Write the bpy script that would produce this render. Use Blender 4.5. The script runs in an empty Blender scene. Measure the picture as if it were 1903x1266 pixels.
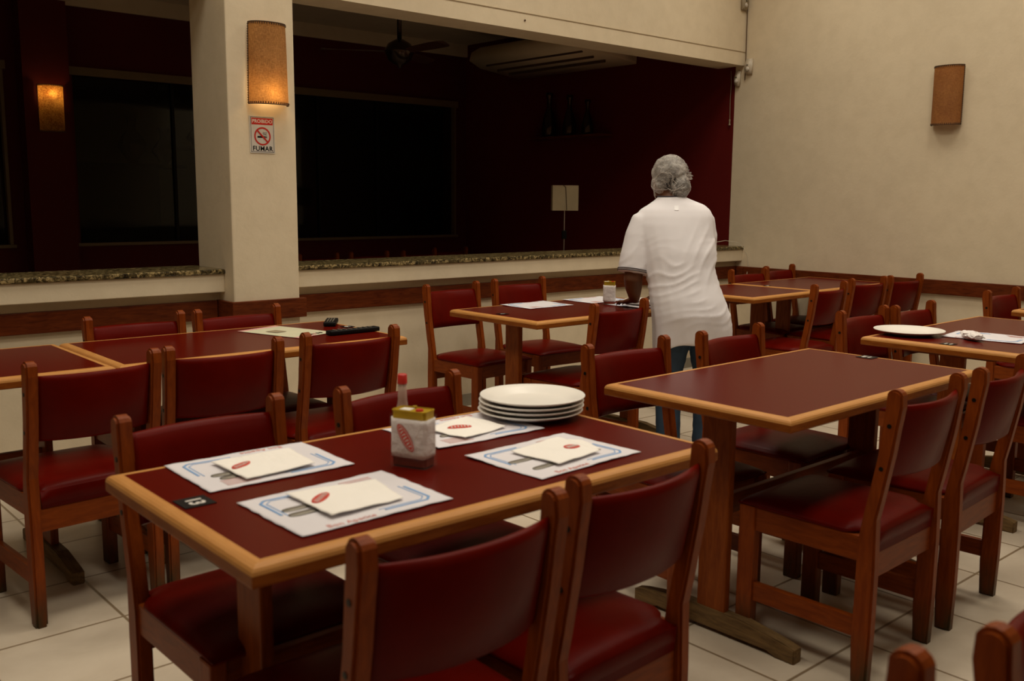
import bpy, bmesh, math, random
from mathutils import Vector, Matrix, noise
random.seed(7)
S = bpy.context.scene
PI = math.pi
# ------------------------------------------------------------------ camera
r = Vector((0.750, -0.6615, 0.00828)); fw = Vector((0.6543, 0.7420, -0.14604))
CAM_Z = 1.337
yaw, pitch, roll = 0.72266467, -0.14656768, 0.00837097
fw = Vector((math.sin(yaw)*math.cos(pitch), math.cos(yaw)*math.cos(pitch), math.sin(pitch)))
r0 = Vector((math.cos(yaw), -math.sin(yaw), 0)); u0 = r0.cross(fw)
rr = r0*math.cos(roll) + u0*math.sin(roll); uu = -r0*math.sin(roll) + u0*math.cos(roll)
cd = bpy.data.cameras.new('camera'); cam = bpy.data.objects.new('camera', cd)
S.collection.objects.link(cam)
cam.matrix_world = Matrix(((rr.x, uu.x, -fw.x, 0), (rr.y, uu.y, -fw.y, 0), (rr.z, uu.z, -fw.z, CAM_Z), (0, 0, 0, 1)))
cd.sensor_width = 36; cd.lens = 1787.875/1903*36
cd.clip_start = .05
cd.dof.use_dof = True; cd.dof.focus_distance = 5.2; cd.dof.aperture_fstop = 5.0
S.camera = cam
# ------------------------------------------------------------------ world, lights, exposure
w = bpy.data.worlds.new('world'); S.world = w; w.use_nodes = True
w.node_tree.nodes['Background'].inputs[0].default_value = (.9, .75, .6, 1)
w.node_tree.nodes['Background'].inputs[1].default_value = 0.0
S.view_settings.view_transform = 'Standard'; S.view_settings.look = 'None'
S.view_settings.exposure = 0.0; S.view_settings.gamma = 1; S.view_settings.use_curve_mapping = False
WARM = (1.0, .91, .75)
def area(name, loc, size, power, col=WARM, rot=(0, 0, 0), sy=None):
    l = bpy.data.lights.new(name, 'AREA'); l.size = size; l.energy = power; l.color = col
    if sy: l.shape = 'RECTANGLE'; l.size_y = sy
    o = bpy.data.objects.new(name, l); o.location = loc; o.rotation_euler = rot
    S.collection.objects.link(o); return o
def point(name, loc, power, col, rad=.02):
    l = bpy.data.lights.new(name, 'POINT'); l.energy = power; l.color = col; l.shadow_soft_size = rad
    o = bpy.data.objects.new(name, l); o.location = loc; S.collection.objects.link(o); return o
for x_ in (.5, 2.3, 4.1, 5.8):
    for y_, p_ in ((.9, 11.6), (2.5, 12.8), (3.9, 11.6)):
        area('unseen_overhead_light', (x_, y_, 3.85), .7, p_).data.spread = 2.5  # unseen overhead lights, added as a grid to brighten tops and walls
area('unseen_overhead_light', (1.6, -1.8, 3.85), .9, 11)  # weak added light, out of view behind the camera
# ------------------------------------------------------------------ materials
def nt(name):
    m = bpy.data.materials.new(name); m.use_nodes = True
    return m, m.node_tree, m.node_tree.nodes['Principled BSDF']
def node(t, typ, **k):
    n = t.nodes.new(typ)
    for a, b in k.items():
        if a.startswith('i_'):
            key = a[2:]; n.inputs[int(key) if key.isdigit() else key].default_value = b
        else: setattr(n, a, b)
    return n
def ramp(t, fac, c1, c2, p1=.3, p2=.7):
    n = t.nodes.new('ShaderNodeValToRGB'); t.links.new(fac, n.inputs[0])
    n.color_ramp.elements[0].position = p1; n.color_ramp.elements[1].position = p2
    n.color_ramp.elements[0].color = (*c1, 1); n.color_ramp.elements[1].color = (*c2, 1)
    return n.outputs[0]
def coord(t, scale=(1, 1, 1), world=False):
    if world:
        g = t.nodes.new('ShaderNodeNewGeometry'); src = g.outputs['Position']
    else:
        g = t.nodes.new('ShaderNodeTexCoord'); src = g.outputs['Object']
    mp = t.nodes.new('ShaderNodeMapping'); mp.inputs['Scale'].default_value = scale
    t.links.new(src, mp.inputs[0]); return mp.outputs[0]
def nz(t, vec, scale, detail=4, rough=.55, dist=0):
    n = node(t, 'ShaderNodeTexNoise', i_Scale=scale, i_Detail=detail, i_Roughness=rough, i_Distortion=dist)
    t.links.new(vec, n.inputs['Vector']); return n.outputs['Fac']
def bump(t, b, fac, strength=.2, dist=.01):
    n = node(t, 'ShaderNodeBump', i_Strength=strength, i_Distance=dist)
    t.links.new(fac, n.inputs['Height']); t.links.new(n.outputs[0], b.inputs['Normal'])
def mat(name, c1, c2=None, rough=.5, scale=6, sc=(1, 1, 1), bstr=0, bscale=60, metal=0, spec=.5, world=False, **kw):
    m, t, b = nt(name)
    b.inputs['Roughness'].default_value = rough; b.inputs['Metallic'].default_value = metal
    b.inputs['Specular IOR Level'].default_value = spec
    v = coord(t, sc, world)
    if c2 is None: c2 = tuple(x*.85 for x in c1)
    t.links.new(ramp(t, nz(t, v, scale), c2, c1), b.inputs['Base Color'])
    if bstr: bump(t, b, nz(t, coord(t, (1, 1, 1), world), bscale), bstr)
    for k, x in kw.items(): b.inputs[k].default_value = x
    return m
def woodmat(name, light, dark, axis, rough=.45, dirt=None, spec=.16, coat=0):
    m, t, b = nt(name)
    sc = [34, 34, 34]; sc[axis] = 5
    v = coord(t, tuple(sc)); f = nz(t, v, 2.2, 5, .6, .6)
    col = ramp(t, f, dark, light, .32, .68)
    if dirt:
        tc = t.nodes.new('ShaderNodeTexCoord'); sp = t.nodes.new('ShaderNodeSeparateXYZ')
        t.links.new(tc.outputs['Object'], sp.inputs[0])
        mr = node(t, 'ShaderNodeMapRange', i_1=0.0, i_2=dirt[1], i_3=1.0, i_4=0.0)
        t.links.new(sp.outputs[2], mr.inputs[0])
        n2 = nz(t, coord(t, (30, 30, 8)), 1.5)
        mu = node(t, 'ShaderNodeMath', operation='MULTIPLY'); t.links.new(mr.outputs[0], mu.inputs[0]); t.links.new(n2, mu.inputs[1])
        m3 = node(t, 'ShaderNodeMath', operation='MULTIPLY', i_1=1.7, use_clamp=True); t.links.new(mu.outputs[0], m3.inputs[0])
        mx = node(t, 'ShaderNodeMix', data_type='RGBA'); t.links.new(m3.outputs[0], mx.inputs[0])
        t.links.new(col, mx.inputs[6]); mx.inputs[7].default_value = (*dirt[0], 1); col = mx.outputs[2]
    t.links.new(col, b.inputs['Base Color'])
    b.inputs['Roughness'].default_value = rough; b.inputs['Specular IOR Level'].default_value = spec
    bump(t, b, f, .08, .002)
    return m
def emit(name, col, strength):
    m, t, b = nt(name)
    b.inputs['Emission Color'].default_value = (*col, 1); b.inputs['Emission Strength'].default_value = strength
    b.inputs['Base Color'].default_value = (*col, 1); return m

M = {}
CREAM = (.76, .645, .465)
def wallmat(name, c, b_=.25):
    m, t, b = nt(name)
    v = coord(t, (1, 1, 1), True)
    f1 = nz(t, v, 1.3, 5, .6); f2 = nz(t, v, 9, 4, .6)
    base = ramp(t, f1, tuple(x*.93 for x in c), c, .3, .7)
    mx = node(t, 'ShaderNodeMix', data_type='RGBA', blend_type='MULTIPLY', i_0=.5)
    t.links.new(base, mx.inputs[6]); t.links.new(ramp(t, f2, (.9, .89, .87), (1, 1, 1), .35, .6), mx.inputs[7])
    t.links.new(mx.outputs[2], b.inputs['Base Color']); b.inputs['Roughness'].default_value = .75
    b.inputs['Specular IOR Level'].default_value = .25
    vo = nz(t, v, 26, 6, .65, .8); bump(t, b, vo, b_, .004)
    return m
M['cream'] = wallmat('cream_plaster', CREAM)
M['ceil'] = wallmat('ceiling_paint', (.6, .5, .36), .1)
M['red'] = wallmat('dark_red_plaster', (.115, .0035, .0012), .2)
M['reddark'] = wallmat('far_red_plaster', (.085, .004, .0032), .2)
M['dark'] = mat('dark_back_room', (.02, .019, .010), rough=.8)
M['base'] = mat('grey_tile_base', (.30, .27, .21), (.24, .21, .16), rough=.4)
M['railwood'] = woodmat('mahogany_rail', (.15, .032, .007), (.07, .012, .003), 0, .42)
M['railwood_y'] = woodmat('mahogany_rail_side', (.15, .032, .007), (.07, .012, .003), 1, .42)
M['chair'] = woodmat('chair_wood', (.25, .050, .0045), (.165, .028, .0024), 2, .42, ((.05, .035, .014), .16))
M['chair_h'] = woodmat('chair_wood_rail', (.24, .048, .0042), (.155, .027, .0022), 1, .4)
M['chair_x'] = woodmat('chair_wood_cross', (.24, .048, .0042), (.155, .027, .0022), 0, .4)
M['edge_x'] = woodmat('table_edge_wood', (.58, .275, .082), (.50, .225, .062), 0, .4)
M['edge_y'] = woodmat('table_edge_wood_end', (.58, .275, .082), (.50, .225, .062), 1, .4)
M['edgelow_x'] = woodmat('table_edge_lower', (.30, .088, .012), (.19, .046, .006), 0, .4)  # darker wood colour for the lower faces of the edging
M['edgelow_y'] = woodmat('table_edge_lower_end', (.30, .088, .012), (.19, .046, .006), 1, .4)
M['ped'] = woodmat('pedestal_wood', (.26, .062, .007), (.17, .033, .003), 2, .42)
M['foot'] = woodmat('worn_foot_wood', (.22, .135, .055), (.10, .058, .024), 1, .6)
M['bar'] = woodmat('under_bar_wood', (.20, .055, .014), (.12, .028, .008), 1, .5)
m, t, b = nt('laminate_red'); M['lam'] = m
t.links.new(ramp(t, nz(t, coord(t), 420, 2), (.086, .0028, .0007), (.105, .0046, .0012), .4, .6), b.inputs['Base Color'])
b.inputs['Roughness'].default_value = .28; b.inputs['Specular IOR Level'].default_value = .08
m, t, b = nt('vinyl_red'); M['vinyl'] = m
t.links.new(ramp(t, nz(t, coord(t), 7, 3), (.085, .0020, .0004), (.115, .0032, .0006)), b.inputs['Base Color'])
b.inputs['Roughness'].default_value = .36; b.inputs['Specular IOR Level'].default_value = .065
bump(t, b, nz(t, coord(t), 14, 5, .6), .18, .006)
M['bolt'] = mat('dark_bolt', (.012, .009, .007), rough=.45, metal=.6)
# floor tile
m, t, b = nt('floor_tile'); M['floor'] = m
g = t.nodes.new('ShaderNodeNewGeometry'); sp = t.nodes.new('ShaderNodeSeparateXYZ'); t.links.new(g.outputs['Position'], sp.inputs[0])
def groutline(out, off, pitch, half):
    a = node(t, 'ShaderNodeMath', operation='SUBTRACT', i_1=off - pitch*40); t.links.new(out, a.inputs[0])
    d = node(t, 'ShaderNodeMath', operation='DIVIDE', i_1=pitch); t.links.new(a.outputs[0], d.inputs[0])
    f = node(t, 'ShaderNodeMath', operation='FRACT'); t.links.new(d.outputs[0], f.inputs[0])
    s = node(t, 'ShaderNodeMath', operation='SUBTRACT', i_1=.5); t.links.new(f.outputs[0], s.inputs[0])
    ab = node(t, 'ShaderNodeMath', operation='ABSOLUTE'); t.links.new(s.outputs[0], ab.inputs[0])
    gt = node(t, 'ShaderNodeMapRange', i_1=.5 - 1.7*half/pitch, i_2=.5 - .9*half/pitch); t.links.new(ab.outputs[0], gt.inputs[0])
    return gt.outputs[0]
gx = groutline(sp.outputs[0], 1.005, .4125, .0035); gy = groutline(sp.outputs[1], 1.385, .407, .0035)
mxm = node(t, 'ShaderNodeMath', operation='MAXIMUM'); t.links.new(gx, mxm.inputs[0]); t.links.new(gy, mxm.inputs[1])
v = coord(t, (1, 1, 1), True)
tile = ramp(t, nz(t, v, 4.5, 6, .65, .5), (.56, .47, .36), (.66, .57, .45), .3, .7)
mx = node(t, 'ShaderNodeMix', data_type='RGBA', i_7=(.24, .17, .10, 1)); t.links.new(mxm.outputs[0], mx.inputs[0]); t.links.new(tile, mx.inputs[6])
t.links.new(mx.outputs[2], b.inputs['Base Color']); b.inputs['Roughness'].default_value = .38
inv = node(t, 'ShaderNodeMath', operation='SUBTRACT', i_0=1.0); t.links.new(mxm.outputs[0], inv.inputs[1]); bump(t, b, inv.outputs[0], .5, .002)
# granite
m, t, b = nt('granite'); M['granite'] = m
v = coord(t, (1, 1, 1), True)
vo = node(t, 'ShaderNodeTexVoronoi', i_Scale=75.0); t.links.new(v, vo.inputs['Vector'])
n_ = node(t, 'ShaderNodeValToRGB'); t.links.new(nz(t, v, 48, 5, .7, .6), n_.inputs[0])
cr = n_.color_ramp; cr.elements[0].position = .38; cr.elements[0].color = (.010, .007, .003, 1); cr.elements[1].position = .62; cr.elements[1].color = (.42, .31, .14, 1)
e = cr.elements.new(.5); e.color = (.09, .066, .026, 1)
t.links.new(n_.outputs[0], b.inputs['Base Color']); b.inputs['Roughness'].default_value = .22
# jute
def jute(name, c1, c2, transl=.35, dens=1):
    m, t, b = nt(name)
    v = coord(t)
    wx = node(t, 'ShaderNodeTexNoise', i_Scale=1.0, i_Detail=2.0); mp = coord(t, (60, 60, 420)); t.links.new(mp, wx.inputs['Vector'])
    wy = node(t, 'ShaderNodeTexNoise', i_Scale=1.0, i_Detail=2.0); mp2 = coord(t, (420, 420, 60)); t.links.new(mp2, wy.inputs['Vector'])
    ml = node(t, 'ShaderNodeMath', operation='MULTIPLY'); t.links.new(wx.outputs['Fac'], ml.inputs[0]); t.links.new(wy.outputs['Fac'], ml.inputs[1])
    big = nz(t, v, 9, 4, .6)
    ad = node(t, 'ShaderNodeMath', operation='MULTIPLY_ADD', i_1=.32); t.links.new(big, ad.inputs[0]); t.links.new(ml.outputs[0], ad.inputs[2])
    col = ramp(t, ad.outputs[0], c2, c1, .28, .55)
    t.links.new(col, b.inputs['Base Color']); b.inputs['Roughness'].default_value = .8
    tr = t.nodes.new('ShaderNodeBsdfTranslucent'); t.links.new(col, tr.inputs[0])
    mixs = node(t, 'ShaderNodeMixShader', i_0=transl); t.links.new(b.outputs[0], mixs.inputs[1]); t.links.new(tr.outputs[0], mixs.inputs[2])
    t.links.new(mixs.outputs[0], t.nodes['Material Output'].inputs[0])
    bump(t, b, ml.outputs[0], .6, .004)
    return m
M['jute'] = jute('jute_fabric', (.58, .29, .09), (.33, .145, .036), .40)
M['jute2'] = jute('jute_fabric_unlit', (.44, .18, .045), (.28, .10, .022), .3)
M['stitch'] = mat('dark_stitching', (.09, .045, .018), rough=.8)
M['fiber'] = jute('amber_fibre_shade', (.95, .55, .14), (.34, .09, .012), .85)
M['bulb'] = emit('bulb_glow', (1, .72, .34), 14)
M['bulb2'] = emit('bulb_glow_dim', (1, .62, .25), 8)
M['holder'] = mat('lamp_bracket', (.25, .22, .18), rough=.5)
M['sign'] = mat('sign_white', (.62, .58, .52), (.60, .56, .50), rough=.35)
M['signred'] = mat('sign_red', (.52, .022, .014), (.50, .02, .012), rough=.35)
M['black'] = mat('black_paint', (.006, .005, .005), rough=.5, spec=.15)
M['plastic'] = mat('ivory_plastic', (.60, .52, .40), rough=.4)
M['plastic2'] = mat('aged_plastic', (.36, .29, .19), (.30, .24, .15), rough=.45)
M['plate'] = mat('white_china', (.88, .84, .78), (.86, .82, .76), rough=.28, spec=.3)
M['paper'] = mat('placemat_paper', (.76, .73, .77), (.72, .69, .73), rough=.7, bstr=.1, bscale=18)
M['napkin'] = mat('napkin_paper', (.95, .91, .86), (.92, .88, .82), rough=.85, bstr=.35, bscale=40)
M['wrapnap'] = mat('wrap_napkin_paper', (.88, .82, .80), (.80, .74, .72), rough=.85, scale=22, bstr=.6, bscale=45)
M['blue'] = mat('print_blue', (.17, .36, .70), (.24, .44, .74), rough=.7)
M['redprint'] = mat('print_red', (.70, .055, .035), (.68, .085, .06), rough=.7, scale=60)
M['pinkprint'] = mat('print_pink', (.70, .32, .28), (.66, .40, .36), rough=.7, scale=80)
M['paleprint'] = mat('print_pale_red', (.74, .26, .22), (.72, .30, .26), rough=.7)
M['white'] = mat('white_print', (.80, .76, .70), rough=.5)
M['steel'] = mat('cutlery_steel', (.26, .235, .19), (.20, .18, .15), rough=.4, metal=.5)
M['gold'] = mat('gold_tin', (.60, .40, .015), (.42, .27, .01), rough=.3, metal=.35, scale=20)
M['tinred'] = mat('tin_red', (.22, .022, .006), (.12, .010, .004), rough=.3)
M['green'] = mat('tin_green', (.05, .10, .02), rough=.35)
M['capred'] = mat('cap_red', (.55, .028, .018), (.50, .02, .014), rough=.35)
def glass(name, col, rough=.05, alpha=.35, spec=.5):
    m, t, b = nt(name)
    b.inputs['Base Color'].default_value = (*col, 1); b.inputs['Roughness'].default_value = rough
    b.inputs['Specular IOR Level'].default_value = spec
    tr = t.nodes.new('ShaderNodeBsdfTransparent'); mixs = node(t, 'ShaderNodeMixShader', i_0=alpha)
    t.links.new(tr.outputs[0], mixs.inputs[1]); t.links.new(b.outputs[0], mixs.inputs[2])
    t.links.new(mixs.outputs[0], t.nodes['Material Output'].inputs[0]); return m
M['acrylic'] = glass('clear_acrylic', (.5, .42, .35), .08, .02, .5)
M['bottle'] = glass('cloudy_bottle_plastic', (.52, .36, .29), .2, .6)
M['sauce'] = mat('red_sauce', (.30, .04, .015), rough=.3)
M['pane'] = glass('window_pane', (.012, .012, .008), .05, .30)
M['frame'] = mat('window_frame_paint', (.17, .11, .05), rough=.5)
M['shirt'] = mat('white_tee_fabric', (.81, .78, .81), (.78, .75, .78), rough=.9, scale=3)
M['trim'] = mat('navy_trim', (.05, .04, .05), rough=.8)
M['jeans'] = mat('blue_denim', (.030, .062, .11), (.018, .036, .066), rough=.85, scale=14)
M['skin'] = mat('brown_skin', (.16, .056, .020), (.13, .044, .016), rough=.55, scale=9)
M['hair'] = mat('dark_hair', (.035, .026, .022), (.016, .012, .010), rough=.6, scale=30, bstr=.6, bscale=90)
M['shoe'] = mat('black_shoe', (.02, .018, .016), rough=.6)
M['eye'] = mat('eye_white', (.7, .66, .6), rough=.3)
M['lip'] = mat('lip', (.22, .06, .045), rough=.5)
m, t, b = nt('hairnet_mesh'); M['net'] = m
b.inputs['Base Color'].default_value = (.78, .72, .66, 1); b.inputs['Roughness'].default_value = .8
nf = nz(t, coord(t, (1, 1, 1)), 55, 6, .8, 1.5); nf2 = nz(t, coord(t), 11, 3)
ad = node(t, 'ShaderNodeMath', operation='MULTIPLY_ADD', i_1=.55); t.links.new(nf2, ad.inputs[0]); t.links.new(nf, ad.inputs[2])
a_ = ramp(t, ad.outputs[0], (.10, .10, .10), (.60, .60, .60), .60, .98)
tr = t.nodes.new('ShaderNodeBsdfTransparent'); mixs = node(t, 'ShaderNodeMixShader'); t.links.new(a_, mixs.inputs[0])
t.links.new(tr.outputs[0], mixs.inputs[1]); t.links.new(b.outputs[0], mixs.inputs[2]); t.links.new(mixs.outputs[0], t.nodes['Material Output'].inputs[0])
M['netband'] = mat('hairnet_elastic', (.66, .60, .55), rough=.8)
M['ac'] = mat('air_unit_plastic', (.80, .66, .46), (.74, .60, .41), rough=.45)
M['shade'] = mat('lamp_shade_fabric', (.66, .54, .34), rough=.8)
M['metal'] = mat('thin_metal', (.55, .5, .45), rough=.3, metal=.8)
M['fan'] = mat('fan_dark', (.05, .03, .02), rough=.18, metal=.7)
M['blade'] = mat('fan_blade', (.06, .018, .008), rough=.4)
M['olive'] = mat('olive_partition', (.05, .05, .016), rough=.7)
M['wire'] = mat('white_wire', (.62, .55, .42), rough=.5)
M['menu'] = mat('menu_paper', (.66, .62, .44), (.60, .60, .42), rough=.5, scale=14)

# ------------------------------------------------------------------ mesh helpers
def link(o, parent=None):
    S.collection.objects.link(o)
    if parent: o.parent = parent
    return o
def obj(name, bm, m, parent=None, smooth=False, loc=None, rot=None):
    me = bpy.data.meshes.new(name); bm.normal_update(); bm.to_mesh(me); bm.free()
    for x in (m if isinstance(m, (list, tuple)) else [m]): me.materials.append(x)
    if smooth:
        for p in me.polygons: p.use_smooth = True
    o = bpy.data.objects.new(name, me); link(o, parent)
    if loc: o.location = loc
    if rot: o.rotation_euler = rot
    return o
def tag(o, label=None, cat=None, group=None, kind=None):
    if label: o['label'] = label
    if cat: o['category'] = cat
    if group: o['group'] = group
    if kind: o['kind'] = kind
    return o
def thing(name, label, cat, loc=(0, 0, 0), rotz=0, group=None):
    o = bpy.data.objects.new(name, None); link(o); o.location = loc; o.rotation_euler = (0, 0, rotz)
    o.empty_display_size = .1
    return tag(o, label, cat, group)
def box(bm, x0, x1, y0, y1, z0, z1, bev=0, seg=2, mi=0):
    vs = [bm.verts.new((x, y, z)) for z in (z0, z1) for y in (y0, y1) for x in (x0, x1)]
    fs = [bm.faces.new([vs[i] for i in f]) for f in ((0, 2, 3, 1), (4, 5, 7, 6), (0, 1, 5, 4), (2, 6, 7, 3), (0, 4, 6, 2), (1, 3, 7, 5))]
    for f in fs: f.material_index = mi
    if bev:
        es = list({e for f in fs for e in f.edges})
        bmesh.ops.bevel(bm, geom=es, offset=bev, segments=seg, affect='EDGES', profile=.6)
    return fs
def BX(*a, **k):
    bm = bmesh.new(); box(bm, *a, **k); return bm
def prism(bm, pts, lo, hi, axis=0, bev=0, seg=2):
    """pts in the two other axes (cyclic order), extruded lo..hi along axis"""
    def P(p, v):
        if axis == 0: return (v, p[0], p[1])
        if axis == 1: return (p[0], v, p[1])
        return (p[0], p[1], v)
    a = [bm.verts.new(P(p, lo)) for p in pts]; b_ = [bm.verts.new(P(p, hi)) for p in pts]
    fs = [bm.faces.new(a), bm.faces.new(list(reversed(b_)))]
    for i in range(len(pts)):
        j = (i+1) % len(pts); fs.append(bm.faces.new((a[i], b_[i], b_[j], a[j])))
    bmesh.ops.recalc_face_normals(bm, faces=fs)
    if bev:
        es = list({e for f in fs[:2] for e in f.edges})
        bmesh.ops.bevel(bm, geom=es, offset=bev, segments=seg, affect='EDGES')
    return fs
def lathe(bm, prof, n=48, c=(0, 0, 0), mi=0, sx=1, sy=1):
    rings = []
    for (rad, z) in prof:
        if rad < 1e-6: rings.append([bm.verts.new((c[0], c[1], c[2]+z))])
        else: rings.append([bm.verts.new((c[0]+sx*rad*math.cos(2*PI*i/n), c[1]+sy*rad*math.sin(2*PI*i/n), c[2]+z)) for i in range(n)])
    fs = []
    for a, b_ in zip(rings, rings[1:]):
        for i in range(n):
            j = (i+1) % n
            if len(a) == 1 and len(b_) == 1: continue
            if len(a) == 1: f = bm.faces.new((a[0], b_[j], b_[i]))
            elif len(b_) == 1: f = bm.faces.new((a[i], a[j], b_[0]))
            else: f = bm.faces.new((a[i], a[j], b_[j], b_[i]))
            f.material_index = mi; fs.append(f)
    bmesh.ops.recalc_face_normals(bm, faces=fs)
    return fs
def loft(bm, rings, closed_ends=True, mi=0):
    R = [[bm.verts.new(p) for p in ring] for ring in rings]; n = len(R[0]); fs = []
    for a, b_ in zip(R, R[1:]):
        for i in range(n):
            j = (i+1) % n; fs.append(bm.faces.new((a[i], a[j], b_[j], b_[i])))
    if closed_ends:
        fs.append(bm.faces.new(list(reversed(R[0])))); fs.append(bm.faces.new(R[-1]))
    for f in fs: f.material_index = mi
    bmesh.ops.recalc_face_normals(bm, faces=fs)
    return fs
def tube(bm, pts, rads, n=10, mi=0):
    pts = [Vector(p) for p in pts]
    if not isinstance(rads, (list, tuple)): rads = [rads]*len(pts)
    rings = []; up = None
    for i, p in enumerate(pts):
        d = (pts[min(i+1, len(pts)-1)] - pts[max(i-1, 0)]).normalized()
        if up is None:
            up = Vector((0, 0, 1)) if abs(d.z) < .9 else Vector((1, 0, 0))
        s = d.cross(up).normalized(); up = s.cross(d).normalized()
        rings.append([p + (s*math.cos(2*PI*k/n) + up*math.sin(2*PI*k/n))*rads[i] for k in range(n)])
    return loft(bm, rings, True, mi)
def bakemods(o):
    dg = bpy.context.evaluated_depsgraph_get(); dg.update()
    me = bpy.data.meshes.new_from_object(o.evaluated_get(dg)); old = o.data
    o.modifiers.clear(); o.data = me
    return o
def text_mesh(s, size, extr=.0, spacing=1, bold=0.0):
    cu = bpy.data.curves.new('t', 'FONT'); cu.body = s; cu.size = size; cu.extrude = extr; cu.align_x = 'CENTER'; cu.align_y = 'CENTER'
    cu.space_character = spacing; cu.offset = bold; cu.resolution_u = 3
    o = bpy.data.objects.new('t', cu); S.collection.objects.link(o)
    dg = bpy.context.evaluated_depsgraph_get(); dg.update()
    me = bpy.data.meshes.new_from_object(o.evaluated_get(dg)); S.collection.objects.unlink(o)
    bpy.data.objects.remove(o); return me
def add_text(bm, s, size, xf, mi=0, extr=0.0, **k):
    me = text_mesh(s, size, extr, **k)
    n0 = len(bm.verts); vs = [bm.verts.new(xf(v.co)) for v in me.vertices]
    for p in me.polygons:
        try:
            f = bm.faces.new([vs[i] for i in p.vertices]); f.material_index = mi
        except ValueError: pass
    return vs

# ------------------------------------------------------------------ the room
YW, XR = 4.80, 6.71
def struct(name, bm, m, parent=None, label=None):
    o = obj(name, bm, m, parent)
    if parent is None: o['kind'] = 'structure'
    return o
struct('floor', BX(-3, XR+.3, -4, 11, -.1, 0), M['floor'])
struct('ceiling', BX(-3, XR+.3, -4, YW+.25, 3.9, 4.0), M['ceil'])
bm = bmesh.new()
box(bm, XR, XR+.3, -4, 4.875, 0, 4)
bm2 = bm
struct('wall_right', bm, M['cream'])
bm = bmesh.new()
ys = [4.875]*22
ring = []
for i in range(22):
    z = i*4/21; ring.append((4.875 + .006*noise.noise(Vector((z*9, 1, 2))), z))
prism(bm, [(8.6, 0), (8.6, 4)] + [(y, z) for y, z in reversed(ring)], XR-.002, XR+.3, 0)
bm2 = bmesh.new(); bm.to_mesh(bpy.data.meshes.new('x')); struct('wall_inner_right', bm, M['red'])
struct('wall_left', BX(-3.2, -3, -4, 8.6, 0, 4), M['cream'])
struct('wall_near', BX(-3.2, XR+.3, -4.2, -4, 0, 4), M['cream'])
# half wall with opening above it
struct('wall_window', BX(-3, XR, YW, 5.05, 0, .938), M['cream'])
bm = bmesh.new(); box(bm, 2.555, XR, YW-.01, 5.05, 2.415, 3.9); struct('wall_beam', bm, M['cream'])
bm = bmesh.new(); box(bm, -3, 2.18, YW-.01, 5.05, 2.415, 3.9); struct('wall_beam_west', bm, M['cream'])
struct('trim_1', BX(2.555, XR, YW-.014, YW-.0095, 2.519, 2.523), mat('groove_line', (.44, .34, .21)))
struct('trim_2', BX(-3, 2.18, 4.735, YW, .843, .938, bev=.004), M['cream'])
struct('trim_3', BX(2.555, XR, 4.735, YW, .843, .938, bev=.004), M['cream'])
tag(struct('trim_4', BX(-3, 2.18, 4.722, 5.08, .938, .963, bev=.006), M['granite']), 'speckled granite sill left of the white pillar')
tag(struct('trim_5', BX(2.555, XR, 4.722, 5.08, .938, .963, bev=.006), M['granite']), 'speckled granite sill right of the white pillar')
struct('wall_pillar', BX(2.18, 2.555, 4.63, 5.05, 0, 3.9, bev=.008), M['cream'])
# chair rails
struct('trim_6', BX(-3, 2.155, 4.775, YW, .697, .798, bev=.004), M['railwood'])
struct('trim_7', BX(2.158, 2.582, 4.603, 4.63, .697, .80, bev=.004), M['railwood'])
struct('trim_8', BX(2.158, 2.18, 4.63, YW, .697, .799, bev=.003), M['railwood_y'])
struct('trim_9', BX(2.583, XR, 4.775, YW, .697, .797, bev=.004), M['railwood'])
struct('trim_10', BX(XR-.026, XR, -4, 4.775, .697, .797, bev=.004), M['railwood_y'])
struct('baseboard_window', BX(-3, 2.18, 4.788, YW, 0, .08), M['base'])
struct('baseboard_window', BX(2.555, XR, 4.788, YW, 0, .08), M['base'])
struct('baseboard_right', BX(XR-.012, XR, -4, 4.788, 0, .08), M['base'])
struct('baseboard_pillar', BX(2.168, 2.567, 4.618, 4.63, 0, .08), M['base'])
# inner room
struct('ceiling_inner', BX(-3, XR, 5.05, 8.6, 2.965, 3.05), M['ceil'])
YB = 8.40
bm = bmesh.new()
wins = [(0.3, 2.09), (2.62, 6.55)]
zb, zt = .94, 2.31
box(bm, -3, XR, YB, YB+.2, 0, zb); box(bm, -3, XR, YB, YB+.2, zt, 2.965)
for a, c in ((-3, .3), (2.09, 2.62), (6.55, XR)): box(bm, a, c, YB, YB+.2, zb, zt)
struct('wall_inner_back', bm, M['reddark'])
struct('trim_11', BX(-3, XR, YB-.03, YB, 2.84, 2.965), M['ceil'])
struct('wall_inner_pier', BX(2.20, 2.545, 8.22, YB, 0, 2.84), M['reddark'])
for i, (a, c) in enumerate(wins):
    wn = bpy.data.objects.new('window_%d' % (i+1), None); link(wn); wn['kind'] = 'structure'
    bm = bmesh.new()
    box(bm, a-.03, c+.03, YB-.03, YB+.0, zt-.01, zt+.055); box(bm, a-.03, c+.03, YB-.03, YB, zb-.025, zb+.0)
    box(bm, c-.012, c+.012, YB-.015, YB+.04, zb, zt)
    obj('window_frame', bm, M['frame'], wn)
    if i == 1:
        bm = bmesh.new()
        for x in (3.46, 4.9, 5.58): box(bm, x-.012, x+.012, YB+.03, YB+.07, zb, zt)
        obj('mullion', bm, M['black'], wn)
    obj('pane', BX(a, c, YB+.05, YB+.056, zb, zt), M['pane'], wn)
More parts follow.
